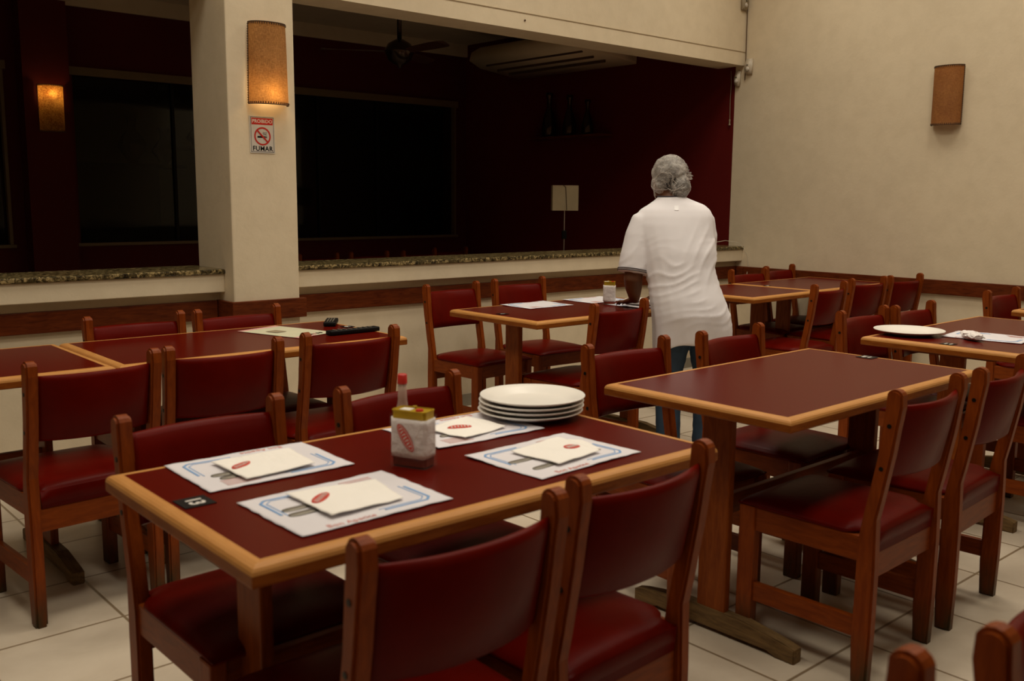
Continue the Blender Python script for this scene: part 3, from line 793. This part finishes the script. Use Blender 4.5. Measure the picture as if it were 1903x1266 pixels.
# ------------------------------------------------------------------ menu and remotes on the left table
bm = bmesh.new(); n = 12; V = {}
for i in range(n+1):
    for j in range(n+1):
        x = (i/n-.5)*.225; y = (j/n-.5)*.36; V[i, j] = bm.verts.new((x, y, .001+.0012*abs(noise.noise(Vector((x*9, y*9, 2))))))
for i in range(n):
    for j in range(n):
        f = bm.faces.new((V[i, j], V[i+1, j], V[i+1, j+1], V[i, j+1]))
        if j == n-1: f.material_index = 1
        if j == 0 and i < n//2: f.material_index = 1
for (x, y, w_, h_, mi) in [(-.04+.019*k, -.148, .011, .022, (2, 2, 2, 1, 2, 2)[k]) for k in range(6)]+[(-.03, .03, .06, .07, 3)]:
    f = bm.faces.new([bm.verts.new(p) for p in ((x-w_/2, y-h_/2, .0032), (x+w_/2, y-h_/2, .0032), (x+w_/2, y+h_/2, .0032), (x-w_/2, y+h_/2, .0032))]); f.material_index = mi
tag(obj('menu_sheet', bm, [M['menu'], M['pinkprint'], M['black'], M['plastic2']], None, loc=(2.0, 3.75, TZ+.0004), rot=(0, 0, .30)), 'pale laminated menu sheet lying askew on the left wall table', 'menu')
def remote(loc, rot, L, Wd, label, keys=True):
    t = thing('remote_control', label, 'remote control', loc, rot)
    bm = bmesh.new(); box(bm, -L/2, L/2, -Wd/2, Wd/2, 0, .020, bev=.006, seg=3); obj('remote_body', bm, M['black'], t, True)
    bm = bmesh.new()
    for i in range(8):
        for j in range(3): box(bm, -L*.38+i*L*.1, -L*.38+i*L*.1+.007, (j-1)*.012-.003, (j-1)*.012+.003, .0195, .0215)
    obj('keypad', bm, mat('key_grey', (.25, .22, .18), rough=.3), t)
remote((2.21, 3.545, TZ+.0003), .02, .25, .045, 'long black remote control lying along the near edge of the left wall table')
remote((2.285, 3.855, TZ+.0003), .95, .17, .055, 'shorter black remote control at the far corner of the left wall table')

# ------------------------------------------------------------------ sconces
def sconce(loc, rotz, label, H, Wd, depth, m, lit=None, tiltw=0):
    """local: wall plane y=0, lamp sticks out to -y"""
    t = thing('wall_sconce', label, 'wall lamp', loc, rotz)
    bm = bmesh.new(); n = 24; nz_ = 16; V = {}
    for j in range(nz_+1):
        v = j/nz_; z = H*(v-.5); w2 = Wd/2*(1+tiltw*(.5-v))
        for i in range(n+1):
            a = PI*i/n; e = .004*noise.noise(Vector((i*.35, j*.3, 4)))
            V[i, j] = bm.verts.new((-w2*math.cos(a), -.012-(depth+e)*math.sin(a)**.8 if math.sin(a) > 0 else -.012, z))
    for i in range(n):
        for j in range(nz_): bm.faces.new((V[i, j], V[i+1, j], V[i+1, j+1], V[i, j+1]))
    o = obj('lamp_shade', bm, m, t, True)
    for zz, vv in ((H/2, 1), (-H/2, 0)):
        bm = bmesh.new(); w2 = Wd/2*(1+tiltw*(.5-vv))
        tube(bm, [(-w2*math.cos(PI*i/n), -.012-depth*max(0, math.sin(PI*i/n))**.8, zz) for i in range(n+1)], .0028, 6)
        for i in range(n*1):
            a = PI*(i+.5)/n; box(bm, -w2*math.cos(a)-.002, -w2*math.cos(a)+.002, -.012-depth*math.sin(a)**.8-.0045, -.012-depth*math.sin(a)**.8, zz-.007*(1 if zz > 0 else -1)-.004, zz-.007*(1 if zz > 0 else -1)+.004)
        obj('stitched_rim', bm, M['stitch'], t)
    bm = bmesh.new()
    for s in (-1, 1):
        w2a = Wd/2*(1-tiltw*.5); w2b = Wd/2*(1+tiltw*.5)
        tube(bm, [(s*w2b, -.012, -H/2), (s*w2a, -.012, H/2)], .0025, 6)
        for k in range(int(H/.012)):
            z = -H/2+.006+k*.012; w2 = w2b+(w2a-w2b)*(z/H+.5); box(bm, s*w2-.0045, s*w2+.0045, -.018, -.010, z-.002, z+.002)
    obj('side_stitching', bm, M['stitch'], t)
    bm = bmesh.new(); box(bm, -.03, .03, -.010, 0, -.05, .05); box(bm, -Wd/2, Wd/2, -.014, -.010, -.006, .006); obj('bracket', bm, M['holder'], t)
    if lit:
        bz, power, col, bmat, rad = lit
        bm = bmesh.new(); lathe(bm, [(0, -.03), (.014, -.026), (.022, -.008), (.021, .006), (.012, .022), (.010, .034), (0, .034)], 20, (0, -.045, bz)); obj('bulb', bm, bmat, t, True)
        l = bpy.data.lights.new('bulb_light', 'POINT'); l.energy = power; l.color = col; l.shadow_soft_size = rad
        lo = bpy.data.objects.new('bulb_light', l); link(lo, t); lo.location = (0, -.048, bz-.0)
    return t
s1 = sconce((2.392, 4.628, 2.0), 0, 'tall jute wall lamp, lit, on the white pillar above the sign', .400, .205, .075, M['jute'], (-.14, 1.2, (1, .66, .30), M['bulb'], .025), tiltw=.09)
s2 = sconce((6.708, 3.105, 2.058), PI/2*-1, 'tall jute wall lamp, unlit, on the cream right-hand wall', .395, .200, .065, M['jute2'])
s3 = sconce((2.39, 8.218, 2.005), 0, 'glowing amber wall lamp on the dark red pier in the far room', .36, .185, .07, M['fiber'], (.115, 14, (1, .60, .20), M['bulb2'], .02))

# ------------------------------------------------------------------ no-smoking sign
t = thing('no_smoking_sign', 'white and red no smoking sign on the pillar under the lit wall lamp', 'sign', (2.362, 4.6298, 1.650))
sw, sh = .138, .186
obj('sign_panel', BX(-sw/2, sw/2, -.003, 0, -sh/2, sh/2), M['sign'], t)
bm = bmesh.new()
def rectY(bm, x0, x1, z0, z1, y, mi=0):
    f = bm.faces.new([bm.verts.new(p) for p in ((x0, y, z0), (x1, y, z0), (x1, y, z1), (x0, y, z1))]); f.material_index = mi
e_ = .005; lw = .0022
for (a, b_, c, d) in ((-sw/2+e_, sw/2-e_, sh/2-e_-lw, sh/2-e_), (-sw/2+e_, sw/2-e_, -sh/2+e_, -sh/2+e_+lw), (-sw/2+e_, -sw/2+e_+lw, -sh/2+e_, sh/2-e_), (sw/2-e_-lw, sw/2-e_, -sh/2+e_, sh/2-e_)): rectY(bm, a, b_, c, d, -.0033)
obj('black_border', bm, M['black'], t)
bm = bmesh.new(); rectY(bm, -sw/2+.010, sw/2-.010, .050, .083, -.0034)
n = 48
for k in range(n):
    a0, a1 = 2*PI*k/n, 2*PI*(k+1)/n; cz = -.008
    bm.faces.new([bm.verts.new((R_*math.cos(a), -.0038, cz+R_*math.sin(a))) for R_, a in ((.038, a0), (.038, a1), (.046, a1), (.046, a0))])
dx, dz_ = .038*math.cos(PI*.75), .038*math.sin(PI*.75)
bm.faces.new([bm.verts.new(p) for p in ((dx-.003, -.0042, cz+dz_-.003), (dx+.003, -.0042, cz+dz_+.003), (-dx+.003, -.0042, cz-dz_+.003), (-dx-.003, -.0042, cz-dz_-.003))])
obj('red_ban_symbol', bm, M['signred'], t)
bm = bmesh.new(); rectY(bm, -.028, .014, -.016, -.007, -.0036); rectY(bm, .0155, .0195, -.016, -.007, -.0036); rectY(bm, .021, .0245, -.016, -.007, -.0036); 
for x, ph in ((.006, 0), (.014, 1), (.021, 2)):
    tube(bm, [(x+.003*math.sin(k*1.4+ph), -.0036, -.002+k*.0032) for k in range(6)], .0009, 5)
obj('cigarette_pictogram', bm, M['black'], t)
bm = bmesh.new(); add_text(bm, 'PROIBIDO', .0245, lambda v: (v.x, -.0037-v.z, .0665+v.y), 0, bold=.0004, spacing=1.0); obj('sign_word', bm, M['white'], t)
bm = bmesh.new(); add_text(bm, 'FUMAR', .0335, lambda v: (v.x, -.0037-v.z, -.071+v.y), 0, bold=.0007, spacing=1.06); obj('sign_word', bm, M['black'], t)

bm = bmesh.new(); tube(bm, [(4.31, 4.791, 2.475), (4.31, 4.784, 2.475)], .006, 10)
tag(obj('nail', bm, M['stitch']), 'small dark nail head in the cream beam above the opening', 'nail')
# ------------------------------------------------------------------ corner sensors, wires
def sensor(loc, rotz, label, w_=.062, h_=.118, d_=.04, m=None):
    t = thing('motion_sensor', label, 'alarm sensor', loc, rotz)
    m = m or M['plastic']
    bm = bmesh.new(); prism(bm, [(0, -h_/2), (0, h_/2), (-d_*.45, h_/2), (-d_, h_*.05), (-d_*.9, -h_*.3), (-d_*.5, -h_/2)], -w_/2, w_/2, 0, bev=.006, seg=3); obj('sensor_body', bm, m, t, True)
    bm = bmesh.new(); lathe(bm, [(0, .012), (.012, .009), (.021, 0), (0, 0)], 20)
    bmesh.ops.rotate(bm, verts=bm.verts, cent=(0, 0, 0), matrix=Matrix.Rotation(PI/2, 3, 'X')); bmesh.ops.translate(bm, verts=bm.verts, vec=(0, -d_*.88, -h_*.2))
    obj('lens', bm, mat('milky_lens', (.6, .55, .47), rough=.25), t, True)
    obj('sensor_slot', BX(-.009, .009, -d_-.0015, -d_+.004, h_*.04, h_*.09), M['black'], t)
    return t
sensor((6.706, 4.735, 2.405), -PI/2, 'ivory motion sensor beside the beam end on the right wall', .062)
sensor((6.706, 4.84, 2.318), -PI/2-.0, 'smaller ivory motion sensor just under the beam end', .045)
sensor((6.655, 4.787, 2.90), 0, 'pale junction box at the top edge of the picture in the room corner', .075, .12, .03, M['plastic2'])
bm = bmesh.new(); tube(bm, [(6.703, 4.778, 3.8), (6.703, 4.780, 3.2), (6.701, 4.778, 2.7), (6.703, 4.776, 2.40), (6.702, 4.778, 2.30)], .0035, 6)
tag(obj('vertical_cable', bm, M['stitch']), 'dark cable running down the room corner to the sensors', 'cable')
bm = bmesh.new(); tube(bm, [(6.700, 4.915, 2.385), (6.697, 4.905, 2.3), (6.696, 4.908, 2.15), (6.697, 4.905, 2.0)], .0022, 6)
lathe(bm, [(0, 0), (.007, -.006), (.005, -.035), (.009, -.05), (0, -.052)], 12, (6.696, 4.905, 2.0))
tag(obj('hanging_string', bm, M['plastic2']), 'thin string with a tassel hanging against the dark red wall edge', 'string')
bm = bmesh.new(); tube(bm, [(6.35, 4.90, .975), (6.45, 4.86, .990), (6.56, 4.80, 1.01), (6.64, 4.74, .995), (6.68, 4.70, .95), (6.700, 4.675, .88), (6.700, 4.665, .80), (6.680, 4.66, .74), (6.680, 4.67, .60), (6.698, 4.67, .5)], .0024, 6)
tag(obj('white_wire', bm, M['wire']), 'thin white wire looping from the sill end down over the rail', 'wire')
obj_ = obj('wire_box', BX(6.662, 6.684, 4.700, 4.756, .715, .79, bev=.003), M['railwood_y']); tag(obj_, 'small brown socket box on the wood rail in the corner', 'socket')

# ------------------------------------------------------------------ inner room things
t = thing('air_conditioner', 'long cream air conditioner under the ceiling of the dark room', 'air conditioner', (0, 0, 0))
bm = bmesh.new()
prism(bm, [(6.705, 2.54), (6.705, 2.80), (6.20, 2.80), (6.09, 2.74), (6.065, 2.66), (6.20, 2.60)], 5.93, 7.56, 1, bev=.02, seg=3)
obj('unit_body', bm, M['ac'], t, True)
for k, (x, z) in enumerate(((6.16, 2.612), (6.30, 2.578), (6.45, 2.556))):
    obj('louvre_slot', BX(x, x+.014, 6.10, 7.40, z-.010, z+.012), M['stitch'], t)
obj('side_cap', BX(6.50, 6.62, 5.918, 5.932, 2.64, 2.70), M['black'], t)
t = thing('ceiling_fan', 'dark ceiling fan with a shiny round hub in the far room', 'fan', (4.45, 6.4, 2.46))
bm = bmesh.new(); tube(bm, [(0, 0, .08), (0, 0, .50)], .018, 12); lathe(bm, [(0, .505), (.05, .505), (.06, .47), (.018, .45), (0, .45)], 24); obj('down_rod', bm, M['fan'], t, True)
bm = bmesh.new(); lathe(bm, [(0, .10), (.03, .095), (.09, .06), (.115, .015), (.118, 0), (.10, -.03), (.09, -.06), (.05, -.09), (.02, -.10), (.012, -.12), (0, -.125)], 36); obj('motor_hub', bm, M['fan'], t, True)
for k in range(3):
    bm = bmesh.new(); a = math.radians(150+120*k)
    loft(bm, [[(d, -wd, .01), (d, wd, -.012), (d, wd, -.008), (d, -wd, .014)] for d, wd in ((.10, .02), (.2, .05), (.45, .065), (.55, .06), (.60, .03))])
    obj('blade', bm, M['blade'], t, rot=(0, 0, a))
t = thing('box_lamp', 'square cream paper lamp shade on a thin rod beyond the sill', 'lamp', (6.03, 6.15, 0), -.62)
bm = bmesh.new(); box(bm, -.115, .115, -.05, .05, 1.235, 1.455, bev=.003); obj('lamp_shade', bm, M['shade'], t)
bm = bmesh.new(); tube(bm, [(0, 0, .02), (0, 0, 1.24)], .005, 8); obj('lamp_rod', bm, M['metal'], t)
bm = bmesh.new(); lathe(bm, [(0, 0), (.13, 0), (.13, .012), (.02, .02), (0, .02)], 28); obj('lamp_base', bm, M['fan'], t)
bm = bmesh.new(); tube(bm, [(-.02, -.053, 1.455), (.0, -.053, 1.44), (.005, -.053, 1.36), (.012, -.053, 1.24)], .003, 6); obj('cord', bm, M['stitch'], t)
bm = bmesh.new(); box(bm, -.02, .02, -.018, .018, .985, 1.06, bev=.004); obj('switch_block', bm, M['black'], t)
# wall shelf with three jars
t = thing('wall_shelf', 'thin dark red shelf on the far room side wall', 'shelf', (0, 0, 0))
obj('shelf_board', BX(6.53, 6.708, 6.22, 7.22, 1.915, 1.935), M['railwood_y'], t)
for k, (y, h_) in enumerate(((6.98, .42), (6.70, .38), (6.46, .32))):
    bm = bmesh.new(); s_ = h_/.4
    lathe(bm, [(0, 0), (.062*s_, 0), (.07*s_, .02), (.066*s_, .12*s_), (.045*s_, .2*s_), (.022*s_, .27*s_), (.020*s_, .34*s_), (.034*s_, .37*s_), (.034*s_, .40*s_), (0, .40*s_)], 24)
    tag(obj('dark_jar', bm, M['fan'], None, True, loc=(6.615, y, 1.9355)), ('tallest dark jar, left on the far room shelf', 'middle dark jar on the far room shelf', 'shortest dark jar, right on the far room shelf')[k], 'jar', 'jars on the dark shelf')
# vases seen through the glazing
for k, (x, z, h_, w_) in enumerate(((3.74, 1.66, .50, .15), (4.07, 1.66, .38, .13), (4.42, 1.86, .26, .10))):
    bm = bmesh.new(); lathe(bm, [(0, 0), (w_*.4, 0), (w_*.35, .03), (w_, h_*.35), (w_*.7, h_*.55), (w_*.28, h_*.7), (w_*.3, h_*.9), (w_*.45, h_), (0, h_)], 24)
    tag(obj('dark_vase', bm, M['fan'], None, True, loc=(x, 10.2, z)), ('large dark vase on the cupboard behind the far glazing', 'smaller dark vase beside the large one behind the glazing', 'dark jug silhouette behind the glazing next to the pillar')[k], 'vase', 'vases behind the glazing')
bm = bmesh.new(); box(bm, 3.93, 4.25, 10.05, 10.395, 1.62, 1.66); struct('trim_12', bm, M['dark'])
bm = bmesh.new(); box(bm, 4.28, 4.7, 10.05, 10.395, 1.83, 1.86); struct('trim_13', bm, M['dark'])

# ------------------------------------------------------------------ the person
P0 = (3.925, 3.125, 0); TH_ = .70
pr = thing('person', 'person in a long white T-shirt, jeans and hairnet, seen from behind leaning over a table', 'person', P0, -TH_); pr.scale = (.976, .976, .976)
def remesh(o, vox, smooth=3, sub=0):
    m_ = o.modifiers.new('r', 'REMESH'); m_.mode = 'VOXEL'; m_.voxel_size = vox
    if smooth:
        s_ = o.modifiers.new('sm', 'SMOOTH'); s_.factor = .5; s_.iterations = smooth
    bakemods(o)
    for p in o.data.polygons: p.use_smooth = True
    return o
def ell(c, rx, ry, n=20, ang=0, fl=None):
    out = []
    for k in range(n):
        a = 2*PI*k/n; x, y = rx*math.cos(a), ry*math.sin(a)
        if fl: x *= 1; y = y*(fl if y < 0 else 1)
        out.append((c[0]+x*math.cos(ang)-y*math.sin(ang), c[1]+x*math.sin(ang)+y*math.cos(ang), c[2]))
    return out
def ball(bm, c, r_, n=16):
    rx, ry, rz = r_ if isinstance(r_, tuple) else (r_, r_, r_)
    m_ = Matrix.Translation(c) @ Matrix.Diagonal((rx, ry, rz, 1))
    bmesh.ops.create_uvsphere(bm, u_segments=n, v_segments=n//2+2, radius=1, matrix=m_)
HC = Vector((-.058, .16, 1.486))           # head centre
# body: one continuous skin surface
bm = bmesh.new()
ball(bm, HC, (.078, .098, .108), 24)                       # skull
ball(bm, HC+Vector((-.012, .055, -.06)), (.058, .055, .062), 20)   # jaw and face
ball(bm, HC+Vector((-.018, .115, -.03)), (.013, .02, .024), 12)    # nose
for s in (-1, 1):
    ball(bm, HC+Vector((s*.079, .005, -.02)), (.010, .020, .032), 12)       # ears
tube(bm, [HC+Vector((0, -.005, -.05)), HC+Vector((0, -.035, -.12)), HC+Vector((.0, -.07, -.19))], [.056, .055, .075], 18)
# trunk (under the shirt)
loft(bm, [ell((.03, -.02, .74), .16, .12), ell((.02, -.03, .90), .155, .12), ell((-.01, .0, 1.05), .15, .11), ell((-.05, .05, 1.20), .16, .10), ell((-.065, .09, 1.31), .10, .07)])
# left arm: shoulder, elbow, wrist
LS, LE, LW = Vector((-.215, .07, 1.245)), Vector((-.262, .02, .955)), Vector((-.225, .19, .829))
tube(bm, [LS, LS.lerp(LE, .5), LE, LE.lerp(LW, .35), LE.lerp(LW, .8), LW], [.052, .052, .050, .047, .034, .028], 16)
RS, RE, RW = Vector((.125, .10, 1.245)), Vector((.135, .17, .965)), Vector((-.01, .30, .846))
tube(bm, [RS, RS.lerp(RE, .5), RE, RE.lerp(RW, .35), RE.lerp(RW, .8), RW], [.052, .052, .050, .047, .034, .028], 16)
def hand(bm, wr, fwd, side, thumb):
    """wr wrist, fwd direction of the fingers, side = towards the little finger, thumb = -side"""
    dn = Vector((0, 0, -1)); pc_ = wr+fwd*.045+dn*.012
    rings = []
    for d, wd, h_ in ((0, .026, .018), (.03, .036, .016), (.07, .041, .014), (.092, .038, .011)):
        c = wr+fwd*d+dn*(.012*d/.09+.0)
        rings.append([c+side*wd*math.cos(2*PI*k/12)+Vector((0, 0, 1))*h_*math.sin(2*PI*k/12) for k in range(12)])
    loft(bm, rings)
    for k, ln in enumerate((.074, .082, .076, .060)):
        b0 = wr+fwd*.086+side*(-.029+.0195*k)+dn*.012
        sp_ = (fwd+side*(-.12+.08*k)).normalized()
        p1 = b0+sp_*ln*.45+Vector((0, 0, .006)); p2 = p1+sp_*ln*.33+dn*.012; p3 = p2+sp_*ln*.22+dn*.010
        tube(bm, [b0-sp_*.02, b0, p1, p2, p3], [.009, .0095, .0088, .0080, .0062], 8)
    b0 = wr+fwd*.030-side*.028+dn*.004
    tube(bm, [b0, b0-side*.022+fwd*.022+dn*.008, b0-side*.032+fwd*.048+dn*.014], [.013, .0105, .0075], 8)
hand(bm, LW, Vector((-.35, .93, -.12)).normalized(), Vector((-.93, -.35, 0)), 1)
hand(bm, RW, Vector((-.75, .65, -.12)).normalized(), Vector((.65, .75, 0)), 1)
# legs down to the feet
for (x0, x1, fx) in ((-.05, -.055, -.055), (.125, .14, .145)):
    tube(bm, [(x0, -.01, .80), (x0, .0, .62), (x1, .02, .45), (x1, .005, .30), (fx, -.01, .10), (fx, -.01, .05)], [.10, .085, .058, .055, .036, .034], 16)
    tube(bm, [(fx, -.045, .035), (fx, .02, .045), (fx, .10, .03), (fx, .15, .022)], [.03, .036, .034, .02], 12)
body = obj('body', bm, [M['skin'], M['eye'], M['lip']], pr)
remesh(body, .0075, 2)
bm = bmesh.new()
for s in (-1, 1): ball(bm, HC+Vector((-.018+s*.031, .088, .002)), (.012, .010, .008), 12)
obj('eyes', bm, M['eye'], body, True)
bm = bmesh.new(); ball(bm, HC+Vector((-.016, .102, -.072)), (.023, .009, .007), 12); obj('lips', bm, M['lip'], body, True)
# jeans
bm = bmesh.new()
loft(bm, [ell((.045, -.02, .86), .175, .135), ell((.045, -.03, .76), .19, .15), ell((.045, -.03, .68), .185, .145)])
for (x0, x1, fx) in ((-.055, -.06, -.055), (.135, .145, .145)):
    tube(bm, [(x0, -.02, .74), (x0, -.015, .60), (x1, .005, .45), (x1, 0, .30), (fx, -.005, .14), (fx, 0, .055)], [.098, .092, .074, .068, .066, .068], 20)
jn = obj('jeans', bm, M['jeans'], pr); remesh(jn, .010, 2)
tx = bpy.data.textures.new('cloth_folds', 'CLOUDS'); tx.noise_scale = .06; tx.noise_depth = 2
dm = jn.modifiers.new('d', 'DISPLACE'); dm.texture = tx; dm.strength = .012; dm.mid_level = .5; bakemods(jn)
# shoes
for fx in (-.055, .145):
    bm = bmesh.new(); rings = []
    for (y, wd, h_) in ((-.075, .02, .05), (-.06, .034, .07), (0, .036, .075), (.06, .041, .06), (.12, .043, .045), (.165, .034, .035), (.185, .015, .02)):
        rings.append([(fx+wd*math.cos(2*PI*k/16), y, max(.0, h_/2+h_/2*math.sin(2*PI*k/16)*1.0)) for k in range(16)])
    loft(bm, rings); obj('shoe', bm, M['shoe'], pr, True)
# shirt
bm = bmesh.new()
sh_ = [  # cx, cy, z, rx, ry
 (.052, -.04, .625, .208, .168), (.048, -.045, .70, .212, .172), (.035, -.055, .78, .207, .172), (.015, -.045, .86, .198, .160), (-.004, -.02, .94, .186, .15), (-.022, .0, 1.02, .186, .145),
 (-.026, .02, 1.10, .202, .142), (-.040, .045, 1.18, .204, .132), (-.045, .062, 1.24, .208, .122), (-.041, .075, 1.285, .205, .112), (-.038, .085, 1.318, .188, .100), (-.030, .096, 1.345, .150, .086), (-.045, .108, 1.372, .096, .070), (-.055, .116, 1.388, .070, .064)]
loft(bm, [ell((a, b_, c), d, e) for a, b_, c, d, e in sh_])
def sleeve(S_, E_, tt, r0_, r1_):
    d = (E_-S_); q = S_+d*tt; inn = S_+Vector((.09 if S_.x < 0 else -.09, 0, .045))
    tube(bm, [inn, S_+Vector((0, 0, .0)), S_+d*.22, S_+d*.6, q], [.05, r0_*.84, r0_*.97, (r0_+r1_)/2+.004, r1_], 22)
sleeve(LS, LE, .90, .080, .086)
sleeve(RS+Vector((-.0, 0, 0)), RE+Vector((-.02, 0, 0)), .80, .076, .080)
shirt = obj('shirt', bm, [M['shirt'], M['trim']], pr); remesh(shirt, .0085, 6)
# folds: diagonal ridges across the waist, pulled toward the left hip
for v in shirt.data.vertices:
    x, y, z = v.co
    nrm = v.normal
    if z < 1.30:
        k = max(0, 1-abs(z-.93)/.28)
        ph = (z - .38*x)*66 + 4.5*noise.noise(Vector((x*6, y*4, z*6)))
        ridge = (1-abs(math.sin(ph)))**2
        amp = .011*k*max(0, .42+noise.noise(Vector((x*5+3, y*4, z*7)))*1.3)
        ph2 = (x*.85-z*.5)*44 + 2.8*noise.noise(Vector((x*4, z*3, 9)))
        a2 = .015*max(0, noise.noise(Vector((x*4, z*3.4, 20)))+.28)*max(0, 1-abs(z-1.08)/.2)
        d = ridge*amp + (1-abs(math.sin(ph2)))**2*a2
        if z < .78: d += .006*math.sin(x*38)*max(0, (.78-z)/.15)
        v.co = v.co + nrm*d
    if z < .70:                           # uneven hem: lower on the left and right, raised in the middle
        cx = (x-.05)/.20
        v.co.z += (.70-z)/.075*(.012 - .045*abs(cx)**1.7 + .008*cx)
shirt.data.update()
sm_ = shirt.modifiers.new('sm', 'SMOOTH'); sm_.factor = .5; sm_.iterations = 2; bakemods(shirt)
bm = bmesh.new(); tube(bm, [p for p in (ell((-.060, .116, 1.387), .068, .063, 28)+ell((-.060, .116, 1.387), .068, .063, 28)[:1])], .004, 6); obj('collar', bm, M['trim'], shirt, True)
for (S_, E_, tt, rad) in ((LS, LE, .88, .0885), (RS, RE+Vector((-.02, 0, 0)), .78, .0825)):
    d = (E_-S_).normalized(); q = S_+(E_-S_)*tt; a_ = d.cross(Vector((0, 1, 0))).normalized(); b_ = d.cross(a_)
    for off in (0, .010):
        bm = bmesh.new(); pts = [q-d*off+(a_*math.cos(2*PI*k/28)+b_*math.sin(2*PI*k/28))*rad for k in range(29)]; tube(bm, pts, .0022, 6); obj('cuff_stripe', bm, M['trim'], shirt, True)
ok_, lc, ln, _ = shirt.closest_point_on_mesh(Vector((-.050, -.02, 1.342)))
lo_ = obj('neck_label', BX(-.011, .011, -.016, .016, 0, .0012), mat('label_white', (.95, .93, .95)), shirt)
lo_.matrix_basis = Matrix.Translation(lc+ln*.0005) @ ln.to_track_quat('Z', 'Y').to_matrix().to_4x4()
# hair and net
bm = bmesh.new(); ball(bm, HC+Vector((0, -.012, .012)), (.086, .100, .104), 24); ball(bm, HC+Vector((.045, -.075, -.055)), (.050, .045, .052), 18)
hair = obj('hair', bm, M['hair'], pr); remesh(hair, .008, 2)
bm = bmesh.new()
ball(bm, HC+Vector((0, -.008, .018)), (.097, .108, .106), 28); ball(bm, HC+Vector((.042, -.078, -.048)), (.059, .054, .062), 20); ball(bm, HC+Vector((-.055, -.03, -.035)), (.050, .06, .05), 18)
ball(bm, HC+Vector((.098, -.03, .01)), (.018, .02, .022), 12)
net = obj('hairnet', bm, M['net'], pr); remesh(net, .006, 2)
for v in net.data.vertices:
    p = v.co-HC
    v.co = v.co + v.normal*(.006*noise.noise(Vector((p.x*28, p.y*28, p.z*28)))+.003*noise.noise(Vector((p.x*70, p.y*70, p.z*70))))
knot = HC+Vector((-.004, -.105, -.062))
for v in net.data.vertices:
    d = v.co-knot; rad = d.length; a = math.atan2(d.z, d.x)
    f = math.exp(-(rad/.075)**2)
    v.co = v.co + v.normal*(.0075*f*math.sin(a*13+4*noise.noise(v.co*20)) - .006*math.exp(-(rad/.022)**2))
    q = v.co-(HC+Vector((.095, -.03, .0))); f2 = math.exp(-(q.length/.045)**2)
    v.co = v.co + v.normal*(.007*f2*math.sin(q.z*420+3))
net.data.update()
def curve_pts(p, n=3):
    p = [Vector(q) for q in p]
    for _ in range(n):
        o_ = [p[0]]
        for a, b_ in zip(p, p[1:]): o_ += [a*.75+b_*.25, a*.25+b_*.75]
        p = o_+[p[-1]]
    return p
def on_net(p):
    # closest point of the net surface, lifted slightly
    ok, c, nn, _ = net.closest_point_on_mesh(p)
    return c+nn*.0008
bm = bmesh.new()
for pts in ([(-.105, -.02, -.045), (-.075, -.08, -.072), (-.02, -.11, -.075), (.02, -.13, -.06), (.05, -.135, -.04)], [(-.10, -.05, -.01), (-.07, -.10, .03), (-.02, -.13, .025), (.0, -.13, -.02), (.01, -.12, -.06)]):
    q = [on_net(HC+p) for p in curve_pts(pts)]
    tube(bm, q, [.0012]*len(q), 6)
obj('net_gather', bm, M['netband'], net, True)
# ear loop of the face mask
bm = bmesh.new(); tube(bm, [HC+Vector(p) for p in ((-.082, -.002, -.03), (-.086, -.012, -.06), (-.080, .0, -.095), (-.066, .03, -.11))], .0028, 6)
tube(bm, [HC+Vector(p) for p in ((-.080, .01, -.03), (-.074, .03, -.07), (-.066, .05, -.10))], .0022, 6); obj('mask_loop', bm, M['netband'], pr, True)
bm = bmesh.new(); ball(bm, HC+Vector((-.016, .082, -.062)), (.056, .042, .046), 18); obj('face_mask', bm, M['shirt'], pr, True)
